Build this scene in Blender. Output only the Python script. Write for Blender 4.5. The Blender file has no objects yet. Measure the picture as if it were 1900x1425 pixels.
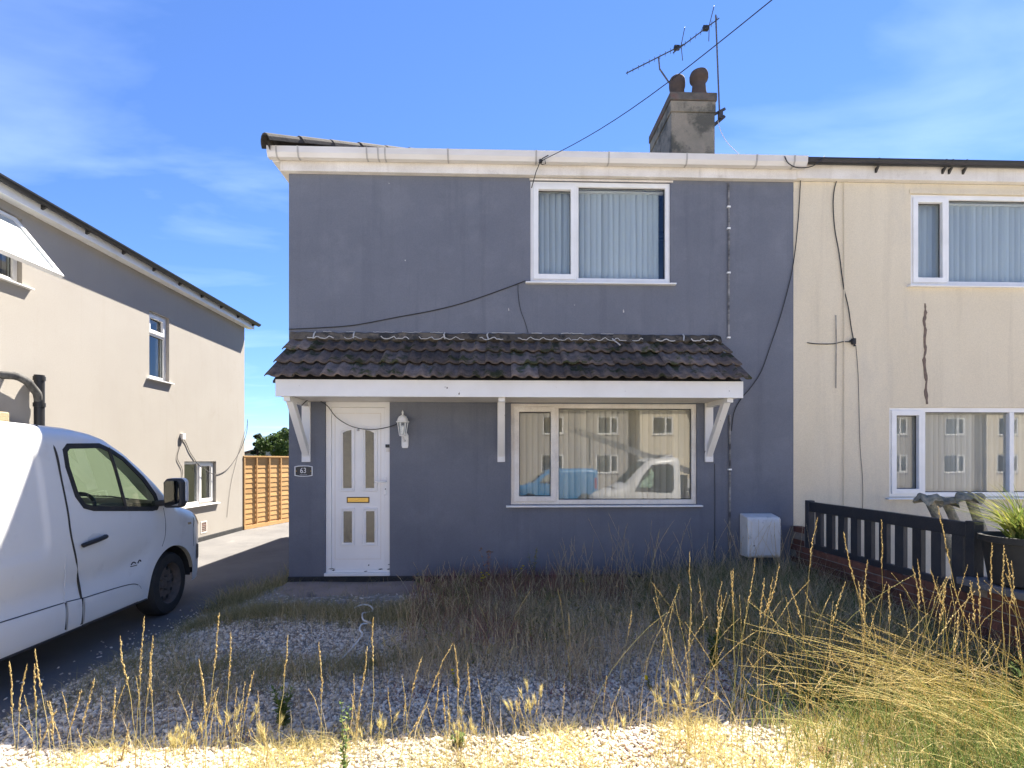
import bpy, bmesh, math, random
import numpy as np
from mathutils import Vector, Matrix, noise as mnoise

random.seed(7); rng = np.random.default_rng(11)
SC = bpy.context.scene
COL = SC.collection
R = math.radians

# ------------------------------------------------------------------ camera
F, HY, CX, CAMZ, YAW = 960.0, 855.0, 950.0, 1.40, R(1.79)
cam_d = bpy.data.cameras.new('camera'); cam = bpy.data.objects.new('camera', cam_d); COL.objects.link(cam)
cam.location = (0, 0, CAMZ); cam.rotation_euler = (R(90), 0, -YAW)
cam_d.sensor_width = 36; cam_d.lens = F/1900*36; cam_d.shift_y = (HY-712.5)/1900
cam_d.clip_end = 2000; cam_d.clip_start = 0.05
SC.camera = cam
# ------------------------------------------------------------------ light
SUNV = Vector((1.85, 3.0, 5.2)).normalized()          # towards the sun: behind the house, to the right
SUN_EL = math.asin(SUNV.z); SUN_AZ = math.atan2(SUNV.x, SUNV.y)
world = bpy.data.worlds.new('World'); SC.world = world; world.use_nodes = True
SKY_STRENGTH, SUN_STRENGTH = 0.06, 4.3
def build_world():
    nt = world.node_tree; N = nt.nodes; L = nt.links; N.clear()
    out = N.new('ShaderNodeOutputWorld'); bg = N.new('ShaderNodeBackground')
    sky = N.new('ShaderNodeTexSky'); sky.sky_type = 'NISHITA'; sky.sun_disc = False
    sky.sun_elevation = SUN_EL; sky.sun_rotation = SUN_AZ
    sky.air_density = 1.0; sky.dust_density = 0.0; sky.ozone_density = 10.0; sky.altitude = 0
    # thin cirrus wisps, laid out on the sky dome
    tc = N.new('ShaderNodeTexCoord'); sep = N.new('ShaderNodeSeparateXYZ'); L.new(tc.outputs['Generated'], sep.inputs[0])
    mz = N.new('ShaderNodeMath'); mz.operation = 'ADD'; mz.inputs[1].default_value = 0.12; L.new(sep.outputs['Z'], mz.inputs[0])
    dv = N.new('ShaderNodeVectorMath'); dv.operation = 'DIVIDE'
    cb = N.new('ShaderNodeCombineXYZ'); L.new(mz.outputs[0], cb.inputs[0]); L.new(mz.outputs[0], cb.inputs[1]); cb.inputs[2].default_value = 1
    L.new(tc.outputs['Generated'], dv.inputs[0]); L.new(cb.outputs[0], dv.inputs[1])
    mp = N.new('ShaderNodeMapping'); mp.inputs['Rotation'].default_value = (0, 0, R(38)); mp.inputs['Scale'].default_value = (0.8, 1.9, 0.0); mp.inputs['Location'].default_value = (3.3, 1.2, 0)
    L.new(dv.outputs[0], mp.inputs['Vector'])
    n1 = N.new('ShaderNodeTexNoise'); n1.inputs['Scale'].default_value = 1.3; n1.inputs['Detail'].default_value = 6; n1.inputs['Roughness'].default_value = 0.5; n1.inputs['Distortion'].default_value = 0.5
    L.new(mp.outputs[0], n1.inputs['Vector'])
    rp = N.new('ShaderNodeMapRange'); rp.inputs['From Min'].default_value = 0.50; rp.inputs['From Max'].default_value = 0.82; rp.inputs['To Max'].default_value = 0.20
    L.new(n1.outputs['Fac'], rp.inputs['Value'])
    mx = N.new('ShaderNodeMixRGB'); mx.inputs['Color2'].default_value = (6.2, 7.4, 9.0, 1)
    gr = N.new('ShaderNodeMixRGB'); gr.blend_type = 'MULTIPLY'; gr.inputs['Fac'].default_value = 1; gr.inputs['Color2'].default_value = (.64, .66, .77, 1); L.new(sky.outputs[0], gr.inputs['Color1'])
    L.new(rp.outputs[0], mx.inputs['Fac']); L.new(gr.outputs[0], mx.inputs['Color1'])
    L.new(mx.outputs[0], bg.inputs['Color']); bg.inputs['Strength'].default_value = SKY_STRENGTH
    L.new(bg.outputs[0], out.inputs['Surface'])
build_world()
sun_d = bpy.data.lights.new('sun', 'SUN'); sun_d.energy = SUN_STRENGTH; sun_d.angle = R(0.5); sun_d.color = (1.0, 0.93, 0.82)
sun = bpy.data.objects.new('sun', sun_d); COL.objects.link(sun); sun.location = (20, 30, 50)
sun.rotation_euler = (-SUNV).to_track_quat('-Z', 'Y').to_euler()
VS = SC.view_settings; VS.view_transform = 'Standard'; VS.look = 'None'; VS.gamma = 1.0; VS.use_curve_mapping = False
VS.exposure = 2.35
SC.cycles.max_bounces = 8; SC.cycles.diffuse_bounces = 4; SC.cycles.transparent_max_bounces = 16

# ------------------------------------------------------------------ helpers
_c, _s = math.cos(YAW), math.sin(YAW)
def ray(px, py):
    u = (px-CX)/F
    return Vector((u*_c+_s, -u*_s+_c, (HY-py)/F))
O = Vector((0, 0, CAMZ))
def onY(px, py, Y): r = ray(px, py); return O + r*(Y/r.y)
def onX(px, py, X): r = ray(px, py); return O + r*(X/r.x)
def onZ(px, py, Z): r = ray(px, py); return O + r*((Z-CAMZ)/r.z)

class MB:
    def __init__(s): s.v = []; s.f = []
    def quad(s, a, b, c, d):
        n = len(s.v); s.v += [a, b, c, d]; s.f.append((n, n+1, n+2, n+3)); return s
    def box(s, x0, x1, y0, y1, z0, z1):
        n = len(s.v)
        s.v += [(x0,y0,z0),(x1,y0,z0),(x1,y1,z0),(x0,y1,z0),(x0,y0,z1),(x1,y0,z1),(x1,y1,z1),(x0,y1,z1)]
        s.f += [tuple(n+i for i in q) for q in ((0,3,2,1),(4,5,6,7),(0,1,5,4),(1,2,6,5),(2,3,7,6),(3,0,4,7))]
        return s
    def polyring(s, outer, inner, y0, y1):
        """frame between two outlines in xz, extruded from y0 (front) to y1"""
        k = len(outer); n = len(s.v)
        for y in (y0, y1):
            s.v += [(p[0], y, p[1]) for p in outer] + [(p[0], y, p[1]) for p in inner]
        for i in range(k):
            j = (i+1) % k
            s.f.append((n+i, n+j, n+k+j, n+k+i))
            s.f.append((n+2*k+i, n+3*k+i, n+3*k+j, n+2*k+j))
            s.f.append((n+i, n+2*k+i, n+2*k+j, n+j))
            s.f.append((n+k+i, n+k+j, n+3*k+j, n+3*k+i))
        return s
    def ring(s, x0, x1, z0, z1, w, y0, y1):
        return s.polyring([(x0,z0),(x1,z0),(x1,z1),(x0,z1)], [(x0+w,z0+w),(x1-w,z0+w),(x1-w,z1-w),(x0+w,z1-w)], y0, y1)
    def prism(s, pts, y0, y1):
        k = len(pts); n = len(s.v)
        s.v += [(p[0], y0, p[1]) for p in pts] + [(p[0], y1, p[1]) for p in pts]
        s.f.append(tuple(range(n, n+k))); s.f.append(tuple(range(n+2*k-1, n+k-1, -1)))
        for i in range(k):
            j = (i+1) % k; s.f.append((n+i, n+k+i, n+k+j, n+j))
        return s
    def prismx(s, pts, x0, x1):
        """outline in (y,z) extruded along x"""
        k = len(pts); n = len(s.v)
        s.v += [(x0, p[0], p[1]) for p in pts] + [(x1, p[0], p[1]) for p in pts]
        s.f.append(tuple(range(n+k-1, n-1, -1))); s.f.append(tuple(range(n+k, n+2*k)))
        for i in range(k):
            j = (i+1) % k; s.f.append((n+i, n+j, n+k+j, n+k+i))
        return s
    def tube(s, pts, r, n=6, r1=None):
        pts = [Vector(p) for p in pts]; k = len(pts); b = len(s.v); up = None
        for i, p in enumerate(pts):
            d = (pts[min(i+1, k-1)]-pts[max(i-1, 0)]).normalized()
            if up is None: up = Vector((0,0,1)) if abs(d.z) < .9 else Vector((1,0,0))
            a = d.cross(up)
            if a.length < 1e-4: a = d.cross(Vector((0,1,0)))
            a.normalize(); c = a.cross(d).normalized(); up = c
            rr = r if r1 is None else r+(r1-r)*i/(k-1)
            for j in range(n):
                t = 2*math.pi*j/n; s.v.append(tuple(p+a*math.cos(t)*rr+c*math.sin(t)*rr))
        for i in range(k-1):
            for j in range(n):
                j2 = (j+1) % n
                s.f.append((b+i*n+j, b+i*n+j2, b+(i+1)*n+j2, b+(i+1)*n+j))
        s.f.append(tuple(b+j for j in range(n-1, -1, -1))); s.f.append(tuple(b+(k-1)*n+j for j in range(n)))
        return s
    def lathe(s, prof, n=20, c=(0,0,0), axis='z', cap=True):
        b = len(s.v); k = len(prof)
        for (r, h) in prof:
            for j in range(n):
                t = 2*math.pi*j/n; a, d = r*math.cos(t), r*math.sin(t)
                p = {'z': (a, d, h), 'x': (h, a, d), 'y': (d, h, a)}[axis]
                s.v.append((p[0]+c[0], p[1]+c[1], p[2]+c[2]))
        for i in range(k-1):
            for j in range(n):
                j2 = (j+1) % n; s.f.append((b+i*n+j, b+i*n+j2, b+(i+1)*n+j2, b+(i+1)*n+j))
        if cap and prof[0][0] > 1e-5: s.f.append(tuple(b+j for j in range(n-1, -1, -1)))
        if cap and prof[-1][0] > 1e-5: s.f.append(tuple(b+(k-1)*n+j for j in range(n)))
        return s
    def beam(s, a, b, w, h):
        """square-section bar from a to b"""
        a, b = Vector(a), Vector(b); d = (b-a).normalized()
        side = d.cross(Vector((0,0,1)));
        if side.length < 1e-3: side = Vector((1,0,0))
        side.normalize(); up = side.cross(d).normalized(); n = len(s.v)
        for p in (a, b):
            for sx, sz in ((-1,-1),(1,-1),(1,1),(-1,1)): s.v.append(tuple(p+side*sx*w/2+up*sz*h/2))
        s.f += [tuple(n+i for i in q) for q in ((3,2,1,0),(4,5,6,7),(0,1,5,4),(1,2,6,5),(2,3,7,6),(3,0,4,7))]
        return s
    def mesh(s, name, mat=None, smooth=False):
        me = bpy.data.meshes.new(name); me.from_pydata([tuple(v) for v in s.v], [], s.f); me.validate()
        bm = bmesh.new(); bm.from_mesh(me); bmesh.ops.recalc_face_normals(bm, faces=bm.faces); bm.to_mesh(me); bm.free()
        if mat: me.materials.append(mat)
        if smooth: me.polygons.foreach_set('use_smooth', [True]*len(me.polygons))
        return me
    def build(s, name, mat, parent=None, smooth=False, bevel=0, seg=2):
        o = bpy.data.objects.new(name, s.mesh(name, mat, smooth)); COL.objects.link(o); o.parent = parent
        if bevel:
            m = o.modifiers.new('bevel', 'BEVEL'); m.width = bevel; m.segments = seg; m.limit_method = 'ANGLE'; m.angle_limit = R(40)
        if smooth:
            m = o.modifiers.new('edges', 'EDGE_SPLIT'); m.split_angle = R(42)
        return o
def place(name, data, parent, loc=(0,0,0), rot=(0,0,0), scale=(1,1,1)):
    o = bpy.data.objects.new(name, data); COL.objects.link(o); o.parent = parent
    o.location = loc; o.rotation_euler = rot; o.scale = scale; return o
def tag(o, label, cat, group=None):
    o['label'] = label; o['category'] = cat
    if group: o['group'] = group
    return o
def empty(name, loc=(0,0,0), rz=0, label=None, cat=None, group=None):
    o = bpy.data.objects.new(name, None); COL.objects.link(o); o.location = loc; o.rotation_euler = (0,0,rz); o.empty_display_size = .2
    if label: tag(o, label, cat, group)
    return o
def kind(o, k): o['kind'] = k; return o
def np_obj(name, V, Fc, mat, parent=None, smooth=False):
    """fast mesh from arrays: V (n,3), Fc (m,k)"""
    V = np.asarray(V, np.float32); Fc = np.asarray(Fc, np.int32); m, k = Fc.shape
    me = bpy.data.meshes.new(name); me.vertices.add(len(V)); me.vertices.foreach_set('co', V.ravel())
    me.loops.add(m*k); me.loops.foreach_set('vertex_index', Fc.ravel())
    me.polygons.add(m); me.polygons.foreach_set('loop_start', np.arange(0, m*k, k, dtype=np.int32)); me.polygons.foreach_set('loop_total', np.full(m, k, np.int32))
    me.update(calc_edges=True); me.materials.append(mat)
    if smooth: me.polygons.foreach_set('use_smooth', np.ones(m, bool))
    o = bpy.data.objects.new(name, me); COL.objects.link(o); o.parent = parent; return o

# ------------------------------------------------------------------ materials
def new_mat(name):
    m = bpy.data.materials.new(name); m.use_nodes = True; nt = m.node_tree; nt.nodes.clear()
    return m, nt.nodes, nt.links
def mk(name, col, rough=.7, col2=None, scale=3.0, amt=.6, detail=4, bump=0.0, bscale=150.0, rnd=0.0, metallic=0.0, col3=None, scale3=1.0, lo3=.55, hi3=.7, stretch=(1,1,1), spec=.4, trans=0.0, island=False, bdist=.01, streak=None):
    """base colour with one or two noise-driven variations, per-object variation and fine relief"""
    m, N, L = new_mat(name)
    out = N.new('ShaderNodeOutputMaterial'); b = N.new('ShaderNodeBsdfPrincipled')
    geo = N.new('ShaderNodeNewGeometry'); mp = N.new('ShaderNodeMapping'); mp.inputs['Scale'].default_value = stretch; L.new(geo.outputs['Position'], mp.inputs['Vector'])
    col2 = col2 or tuple(c*.72 for c in col)
    n = N.new('ShaderNodeTexNoise'); n.inputs['Scale'].default_value = scale; n.inputs['Detail'].default_value = detail; n.inputs['Roughness'].default_value = .6; L.new(mp.outputs[0], n.inputs['Vector'])
    r = N.new('ShaderNodeMapRange'); r.inputs['From Min'].default_value = .35; r.inputs['From Max'].default_value = .68; r.inputs['To Max'].default_value = amt; L.new(n.outputs['Fac'], r.inputs['Value'])
    mx = N.new('ShaderNodeMixRGB'); mx.inputs['Color1'].default_value = (*col, 1); mx.inputs['Color2'].default_value = (*col2, 1); L.new(r.outputs[0], mx.inputs['Fac'])
    last = mx.outputs[0]
    if col3:
        n3 = N.new('ShaderNodeTexNoise'); n3.inputs['Scale'].default_value = scale3; n3.inputs['Detail'].default_value = 6; n3.inputs['Roughness'].default_value = .65; L.new(mp.outputs[0], n3.inputs['Vector'])
        r3 = N.new('ShaderNodeMapRange'); r3.inputs['From Min'].default_value = lo3; r3.inputs['From Max'].default_value = hi3; L.new(n3.outputs['Fac'], r3.inputs['Value'])
        m3 = N.new('ShaderNodeMixRGB'); m3.inputs['Color2'].default_value = (*col3, 1); L.new(r3.outputs[0], m3.inputs['Fac']); L.new(last, m3.inputs['Color1']); last = m3.outputs[0]
    if streak:                                            # runs of dirt down the surface: (colour, amount)
        ms0 = N.new('ShaderNodeMapping'); ms0.inputs['Scale'].default_value = (7, 7, .35); L.new(geo.outputs['Position'], ms0.inputs['Vector'])
        n4 = N.new('ShaderNodeTexNoise'); n4.inputs['Scale'].default_value = 1; n4.inputs['Detail'].default_value = 6; n4.inputs['Roughness'].default_value = .7; L.new(ms0.outputs[0], n4.inputs['Vector'])
        r4 = N.new('ShaderNodeMapRange'); r4.inputs['From Min'].default_value = .52; r4.inputs['From Max'].default_value = .78; r4.inputs['To Max'].default_value = streak[1]; L.new(n4.outputs['Fac'], r4.inputs['Value'])
        m4 = N.new('ShaderNodeMixRGB'); m4.inputs['Color2'].default_value = (*streak[0], 1); L.new(r4.outputs[0], m4.inputs['Fac']); L.new(last, m4.inputs['Color1']); last = m4.outputs[0]
        n5 = N.new('ShaderNodeTexNoise'); n5.inputs['Scale'].default_value = 90; n5.inputs['Detail'].default_value = 3; L.new(geo.outputs['Position'], n5.inputs['Vector'])
        r5 = N.new('ShaderNodeMapRange'); r5.inputs['From Min'].default_value = .3; r5.inputs['From Max'].default_value = .7; r5.inputs['To Min'].default_value = .93; r5.inputs['To Max'].default_value = 1.07; L.new(n5.outputs['Fac'], r5.inputs['Value'])
        h5 = N.new('ShaderNodeHueSaturation'); L.new(r5.outputs[0], h5.inputs['Value']); L.new(last, h5.inputs['Color']); last = h5.outputs[0]
    if rnd:
        if island: src = geo.outputs['Random Per Island']
        else: src = N.new('ShaderNodeObjectInfo').outputs['Random']
        rr = N.new('ShaderNodeMapRange'); rr.inputs['To Min'].default_value = 1-rnd; rr.inputs['To Max'].default_value = 1+rnd; L.new(src, rr.inputs['Value'])
        hv = N.new('ShaderNodeHueSaturation'); L.new(rr.outputs[0], hv.inputs['Value']); L.new(last, hv.inputs['Color']); last = hv.outputs[0]
    L.new(last, b.inputs['Base Color']); b.inputs['Roughness'].default_value = rough; b.inputs['Metallic'].default_value = metallic; b.inputs['Specular IOR Level'].default_value = spec
    if bump:
        nb = N.new('ShaderNodeTexNoise'); nb.inputs['Scale'].default_value = bscale; nb.inputs['Detail'].default_value = 3; L.new(geo.outputs['Position'], nb.inputs['Vector'])
        bp = N.new('ShaderNodeBump'); bp.inputs['Strength'].default_value = bump; bp.inputs['Distance'].default_value = bdist; L.new(nb.outputs['Fac'], bp.inputs['Height']); L.new(bp.outputs[0], b.inputs['Normal'])
    if trans:
        t = N.new('ShaderNodeBsdfTranslucent'); L.new(last, t.inputs['Color']); ms = N.new('ShaderNodeMixShader'); ms.inputs['Fac'].default_value = trans
        L.new(b.outputs[0], ms.inputs[1]); L.new(t.outputs[0], ms.inputs[2]); L.new(ms.outputs[0], out.inputs['Surface'])
    else: L.new(b.outputs[0], out.inputs['Surface'])
    return m
def ramp_mat(name, stops, rough=.8, trans=0.0, island=True, spec=.2, nz=0.25, nscale=3):
    """colour picked per blade / pebble / leaf from a ramp"""
    m, N, L = new_mat(name); out = N.new('ShaderNodeOutputMaterial'); b = N.new('ShaderNodeBsdfPrincipled')
    geo = N.new('ShaderNodeNewGeometry')
    src = geo.outputs['Random Per Island'] if island else N.new('ShaderNodeObjectInfo').outputs['Random']
    n = N.new('ShaderNodeTexNoise'); n.inputs['Scale'].default_value = nscale; L.new(geo.outputs['Position'], n.inputs['Vector'])
    ma = N.new('ShaderNodeMath'); ma.operation = 'MULTIPLY_ADD'; ma.inputs[1].default_value = nz; L.new(n.outputs['Fac'], ma.inputs[0])
    ms_ = N.new('ShaderNodeMath'); ms_.operation = 'MULTIPLY'; ms_.inputs[1].default_value = 1-nz; L.new(src, ms_.inputs[0]); L.new(ms_.outputs[0], ma.inputs[2])
    cr = N.new('ShaderNodeValToRGB'); e = cr.color_ramp.elements
    e[0].position, e[0].color = stops[0][0], (*stops[0][1], 1); e[1].position, e[1].color = stops[-1][0], (*stops[-1][1], 1)
    for p, c in stops[1:-1]:
        x = e.new(p); x.color = (*c, 1)
    L.new(ma.outputs[0], cr.inputs['Fac']); L.new(cr.outputs[0], b.inputs['Base Color']); b.inputs['Roughness'].default_value = rough; b.inputs['Specular IOR Level'].default_value = spec
    if trans:
        t = N.new('ShaderNodeBsdfTranslucent'); L.new(cr.outputs[0], t.inputs['Color']); ms = N.new('ShaderNodeMixShader'); ms.inputs['Fac'].default_value = trans
        L.new(b.outputs[0], ms.inputs[1]); L.new(t.outputs[0], ms.inputs[2]); L.new(ms.outputs[0], out.inputs['Surface'])
    else: L.new(b.outputs[0], out.inputs['Surface'])
    return m
def glass_mat(name, tint=(.92,.95,.95), refl=.12, ior=1.5, rough=0.0):
    m, N, L = new_mat(name); out = N.new('ShaderNodeOutputMaterial')
    tr = N.new('ShaderNodeBsdfTransparent'); tr.inputs['Color'].default_value = (*tint, 1)
    gl = N.new('ShaderNodeBsdfGlossy'); gl.inputs['Roughness'].default_value = rough; gl.inputs['Color'].default_value = (1,1,1,1)
    fr = N.new('ShaderNodeFresnel'); fr.inputs['IOR'].default_value = ior
    a = N.new('ShaderNodeMath'); a.operation = 'ADD'; a.use_clamp = True; a.inputs[1].default_value = refl; L.new(fr.outputs[0], a.inputs[0])
    ge = N.new('ShaderNodeNewGeometry'); om = N.new('ShaderNodeMath'); om.operation = 'SUBTRACT'; om.inputs[0].default_value = 1; L.new(ge.outputs['Backfacing'], om.inputs[1])   # one reflection per pane: outer faces only
    a2 = N.new('ShaderNodeMath'); a2.operation = 'MULTIPLY'; L.new(a.outputs[0], a2.inputs[0]); L.new(om.outputs[0], a2.inputs[1]); a = a2
    ms = N.new('ShaderNodeMixShader'); L.new(a.outputs[0], ms.inputs['Fac']); L.new(tr.outputs[0], ms.inputs[1]); L.new(gl.outputs[0], ms.inputs[2])
    L.new(ms.outputs[0], out.inputs['Surface']); return m
M = {}
M['grey_render'] = mk('grey_render', (.162,.172,.203), .85, (.136,.146,.176), scale=1.1, amt=.9, bump=.55, bscale=260, col3=(.20,.21,.238), scale3=2.6, lo3=.50, hi3=.92, bdist=.008, streak=((.10,.108,.135), .5))
M['cream_render'] = mk('cream_render', (.69,.605,.455), .9, (.63,.545,.40), scale=1.3, amt=.8, bump=.5, bscale=220, col3=(.50,.455,.38), scale3=.9, lo3=.55, hi3=.8, stretch=(1,1,.35), bdist=.006, streak=((.46,.39,.29), .35))
M['beige_render'] = mk('beige_render', (.345,.318,.282), .9, (.318,.29,.255), scale=1.0, amt=.7, bump=.4, bscale=240, col3=(.31,.28,.24), scale3=2.2, lo3=.6, hi3=.85, bdist=.005, streak=((.30,.27,.225), .4))
M['upvc'] = mk('upvc', (.82,.81,.79), .35, (.66,.65,.62), scale=4, amt=.5, col3=(.52,.48,.42), scale3=7, lo3=.66, hi3=.85)
M['upvc_old'] = mk('upvc_old', (.78,.735,.67), .45, (.60,.55,.48), scale=2.2, amt=.8, col3=(.42,.37,.30), scale3=5, lo3=.62, hi3=.85, stretch=(1,1,1.5), streak=((.40,.33,.25), .35))
M['gutter_white'] = mk('gutter_white', (.70,.67,.63), .4, (.58,.54,.49), scale=3, amt=.8, stretch=(.4,1,1))
M['white_timber'] = mk('white_timber', (.80,.785,.76), .5, (.72,.70,.67), scale=3, amt=.7, col3=(.10,.075,.06), scale3=13, lo3=.69, hi3=.72)
M['door_white'] = mk('door_white', (.83,.82,.80), .38, (.76,.75,.735), scale=2.5, amt=.6)
M['black_plastic'] = mk('black_plastic', (.016,.016,.017), .45, (.03,.03,.03), scale=8)
M['black_rubber'] = mk('black_rubber', (.024,.024,.024), .75, (.04,.038,.035), scale=14)
M['cable'] = mk('cable', (.02,.02,.022), .6, (.035,.033,.03), scale=9)
M['dark_bitumen'] = mk('dark_bitumen', (.022,.022,.024), .85, (.05,.047,.043), scale=9, amt=.7, bump=.4, bscale=90)
M['tile'] = mk('tile', (.18,.142,.12), .95, (.09,.075,.068), scale=11, amt=1, bump=1, bscale=45, rnd=.45, spec=.15, col3=(.055,.058,.03), scale3=5, lo3=.53, hi3=.60, bdist=.014)
M['roof_tile'] = mk('roof_tile', (.075,.06,.052), .9, (.04,.036,.034), scale=4, amt=1, bump=.6, bscale=40)
M['ridge_tile'] = mk('ridge_tile', (.06,.052,.047), .9, (.035,.03,.028), scale=8, amt=1, bump=.5, bscale=60, rnd=.2)
M['flashing'] = mk('flashing', (.095,.078,.06), .95, (.14,.115,.085), scale=14, amt=.9, bump=1, bscale=45, rnd=.3, col3=(.035,.033,.03), scale3=6, lo3=.5, hi3=.6, bdist=.015)
M['mortar_white'] = mk('mortar_white', (.62,.60,.56), .9, (.40,.38,.35), scale=20, amt=.8, bump=.6, bscale=80)
M['blind'] = mk('blind', (.66,.68,.68), .8, (.56,.58,.60), scale=1.5, amt=.6, stretch=(1,1,.2), rnd=.09, trans=.25)
M['blind_beige'] = mk('blind_beige', (.62,.60,.54), .8, (.54,.52,.46), scale=1.5, amt=.6, stretch=(1,1,.2), rnd=.22, trans=.2)
M['interior'] = mk('interior', (.30,.29,.27), .9)
M['glass'] = glass_mat('glass', refl=.05, ior=1.45)
M['glass_low'] = glass_mat('glass_low', tint=(.92,.92,.89), refl=.065, ior=1.45)
M['glass_frost'] = mk('glass_frost', (.50,.53,.50), .22, (.42,.45,.43), scale=40, amt=.7, bump=.5, bscale=120, spec=.6)
M['glass_door'] = mk('glass_door', (.05,.055,.055), .12, (.085,.085,.075), scale=6, amt=.9, bump=.25, bscale=35, spec=.7)
M['brass'] = mk('brass', (.70,.45,.11), .42, (.55,.36,.09), scale=9, amt=.6, metallic=.6)
M['steel'] = mk('steel', (.42,.42,.42), .45, (.25,.23,.21), scale=20, amt=.7, metallic=.85)
M['aerial_metal'] = mk('aerial_metal', (.09,.085,.085), .6, (.05,.045,.045), scale=20, metallic=.4)
M['mast_metal'] = mk('mast_metal', (.16,.14,.13), .6, (.10,.085,.075), scale=20, metallic=.3)
M['chimney_render'] = mk('chimney_render', (.36,.30,.225), .95, (.25,.225,.17), scale=4, amt=.9, bump=.7, bscale=50, col3=(.125,.115,.09), scale3=2.4, lo3=.48, hi3=.60, bdist=.02)
M['chimney_cap'] = mk('chimney_cap', (.17,.14,.115), .95, (.10,.09,.075), scale=7, amt=1, bump=.7, bscale=50, col3=(.18,.10,.08), scale3=4, lo3=.52, hi3=.62)
M['pot'] = mk('pot', (.115,.078,.06), .9, (.07,.055,.047), scale=7, amt=1, bump=.3, bscale=40)
M['fence_wood'] = mk('fence_wood', (.60,.36,.15), .75, (.46,.26,.10), scale=14, amt=.8, rnd=.16, stretch=(1,.3,3), bump=.3, bscale=60)
M['dark_timber'] = mk('dark_timber', (.032,.034,.040), .6, (.05,.05,.055), scale=8, amt=.7, rnd=.15, bump=.3, bscale=70)
M['brick'] = mk('brick', (.185,.078,.055), .9, (.11,.055,.042), scale=18, amt=.9, rnd=.3, bump=.6, bscale=90, bdist=.008)
M['mortar'] = mk('mortar', (.26,.23,.20), .95, (.18,.16,.14), scale=20, bump=.6, bscale=90)
M['coping'] = mk('coping', (.14,.145,.16), .8, (.10,.10,.11), scale=9, bump=.5, bscale=60)
M['meter_white'] = mk('meter_white', (.74,.73,.70), .5, (.62,.60,.56), scale=6, amt=.8, col3=(.20,.18,.15), scale3=8, lo3=.6, hi3=.78)
M['tarmac'] = mk('tarmac', (.155,.148,.142), .92, (.11,.106,.104), scale=1.2, amt=.9, bump=.9, bscale=150, col3=(.23,.215,.20), scale3=1.6, lo3=.62, hi3=.75, bdist=.012)
M['concrete'] = mk('concrete', (.34,.27,.23), .92, (.25,.20,.17), scale=3, amt=.9, bump=.7, bscale=110, col3=(.09,.085,.08), scale3=2.6, lo3=.58, hi3=.72, bdist=.01)
M['paving'] = mk('paving', (.46,.43,.39), .9, (.38,.355,.32), scale=2, bump=.5, bscale=90)
M['soil'] = mk('soil', (.30,.275,.24), .97, (.20,.18,.155), scale=6, amt=.9, bump=1, bscale=60, col3=(.42,.40,.37), scale3=16, lo3=.5, hi3=.6, bdist=.02)
M['lawn'] = mk('lawn', (.07,.085,.035), .95, (.12,.11,.05), scale=.5, amt=.8, bump=1, bscale=30, bdist=.05)
M['road'] = mk('road', (.19,.185,.18), .9, (.15,.145,.14), scale=1, bump=.6, bscale=120)
M['van_white'] = mk('van_white', (.72,.715,.70), .30, (.66,.655,.64), scale=1.4, amt=.6, spec=.5, col3=(.52,.50,.47), scale3=2.0, lo3=.58, hi3=.85)
M['van_trim'] = mk('van_trim', (.60,.61,.62), .45, (.52,.52,.52), scale=2, amt=.7)
M['van_grey'] = mk('van_grey', (.035,.036,.038), .6, (.05,.05,.05), scale=6)
M['van_glass'] = glass_mat('van_glass', tint=(.62,.74,.62), refl=.03, ior=1.45)
M['interior_dark'] = mk('interior_dark', (.03,.031,.033), .8, (.045,.045,.045), scale=6)
M['rim_rust'] = mk('rim_rust', (.13,.105,.09), .7, (.07,.06,.052), scale=14, amt=.9, bump=.3, bscale=60)
M['amber'] = mk('amber', (.55,.42,.25), .2, (.45,.33,.2), scale=9, spec=.7)
M['tail_red'] = mk('tail_red', (.35,.02,.02), .2, spec=.7)
M['paint_blue'] = mk('paint_blue', (.03,.20,.42), .3, (.025,.17,.36), scale=1, spec=.5)
M['paint_red'] = mk('paint_red', (.40,.02,.03), .3, spec=.5)
M['paint_silver'] = mk('paint_silver', (.45,.46,.48), .3, spec=.5)
M['stone'] = mk('stone', (.36,.32,.24), .9, (.16,.165,.12), scale=18, amt=.9, bump=.9, bscale=60, rnd=.15, bdist=.02)
M['bark'] = mk('bark', (.09,.065,.045), .95, (.05,.038,.03), scale=12, bump=1, bscale=30, bdist=.03)
# ================================================================== ground
YW, XL, XP = 6.37, -2.514, 3.726            # front wall plane, left corner, party line
XLH = -6.0                                   # side wall plane of the house on the left
def sstep(t): t = np.clip(t, 0, 1); return t*t*(3-2*t)
def base_z(X, Y):
    """level of the land: -0.25 by the houses, dropping to the road behind the camera"""
    return -.25 - .5*sstep((0.8-np.asarray(Y, float))/5.0)
def gz(X, Y):
    """surface of the gravelled front garden"""
    X = np.asarray(X, float); Y = np.asarray(Y, float)
    g = -.095 - .155*sstep((6.35-Y)/3.4) + .012*np.sin(X*1.7+.5)*np.sin(Y*2.3) + .008*np.sin(X*4.1+Y*3.3)
    g = g + .020*np.clip(X, -2.6, 3.0)*sstep((5.6-Y)/2.2)
    side = sstep((X+3.15)/.75)
    return np.where(Y > .8, -.245*(1-side)+g*side, base_z(X, Y)+.012)
def sheet(name, xs, ys, zf, mat):
    X, Y = np.meshgrid(xs, ys); Z = zf(X, Y); nx, ny = len(xs), len(ys)
    V = np.stack([X, Y, Z], -1).reshape(-1, 3); i = np.arange(nx*ny).reshape(ny, nx)
    Fc = np.stack([i[:-1,:-1], i[:-1,1:], i[1:,1:], i[1:,:-1]], -1).reshape(-1, 4)
    return kind(np_obj(name, V, Fc, mat, smooth=True), 'structure')
_far = [-400,-200,-100,-60,-40]
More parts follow.
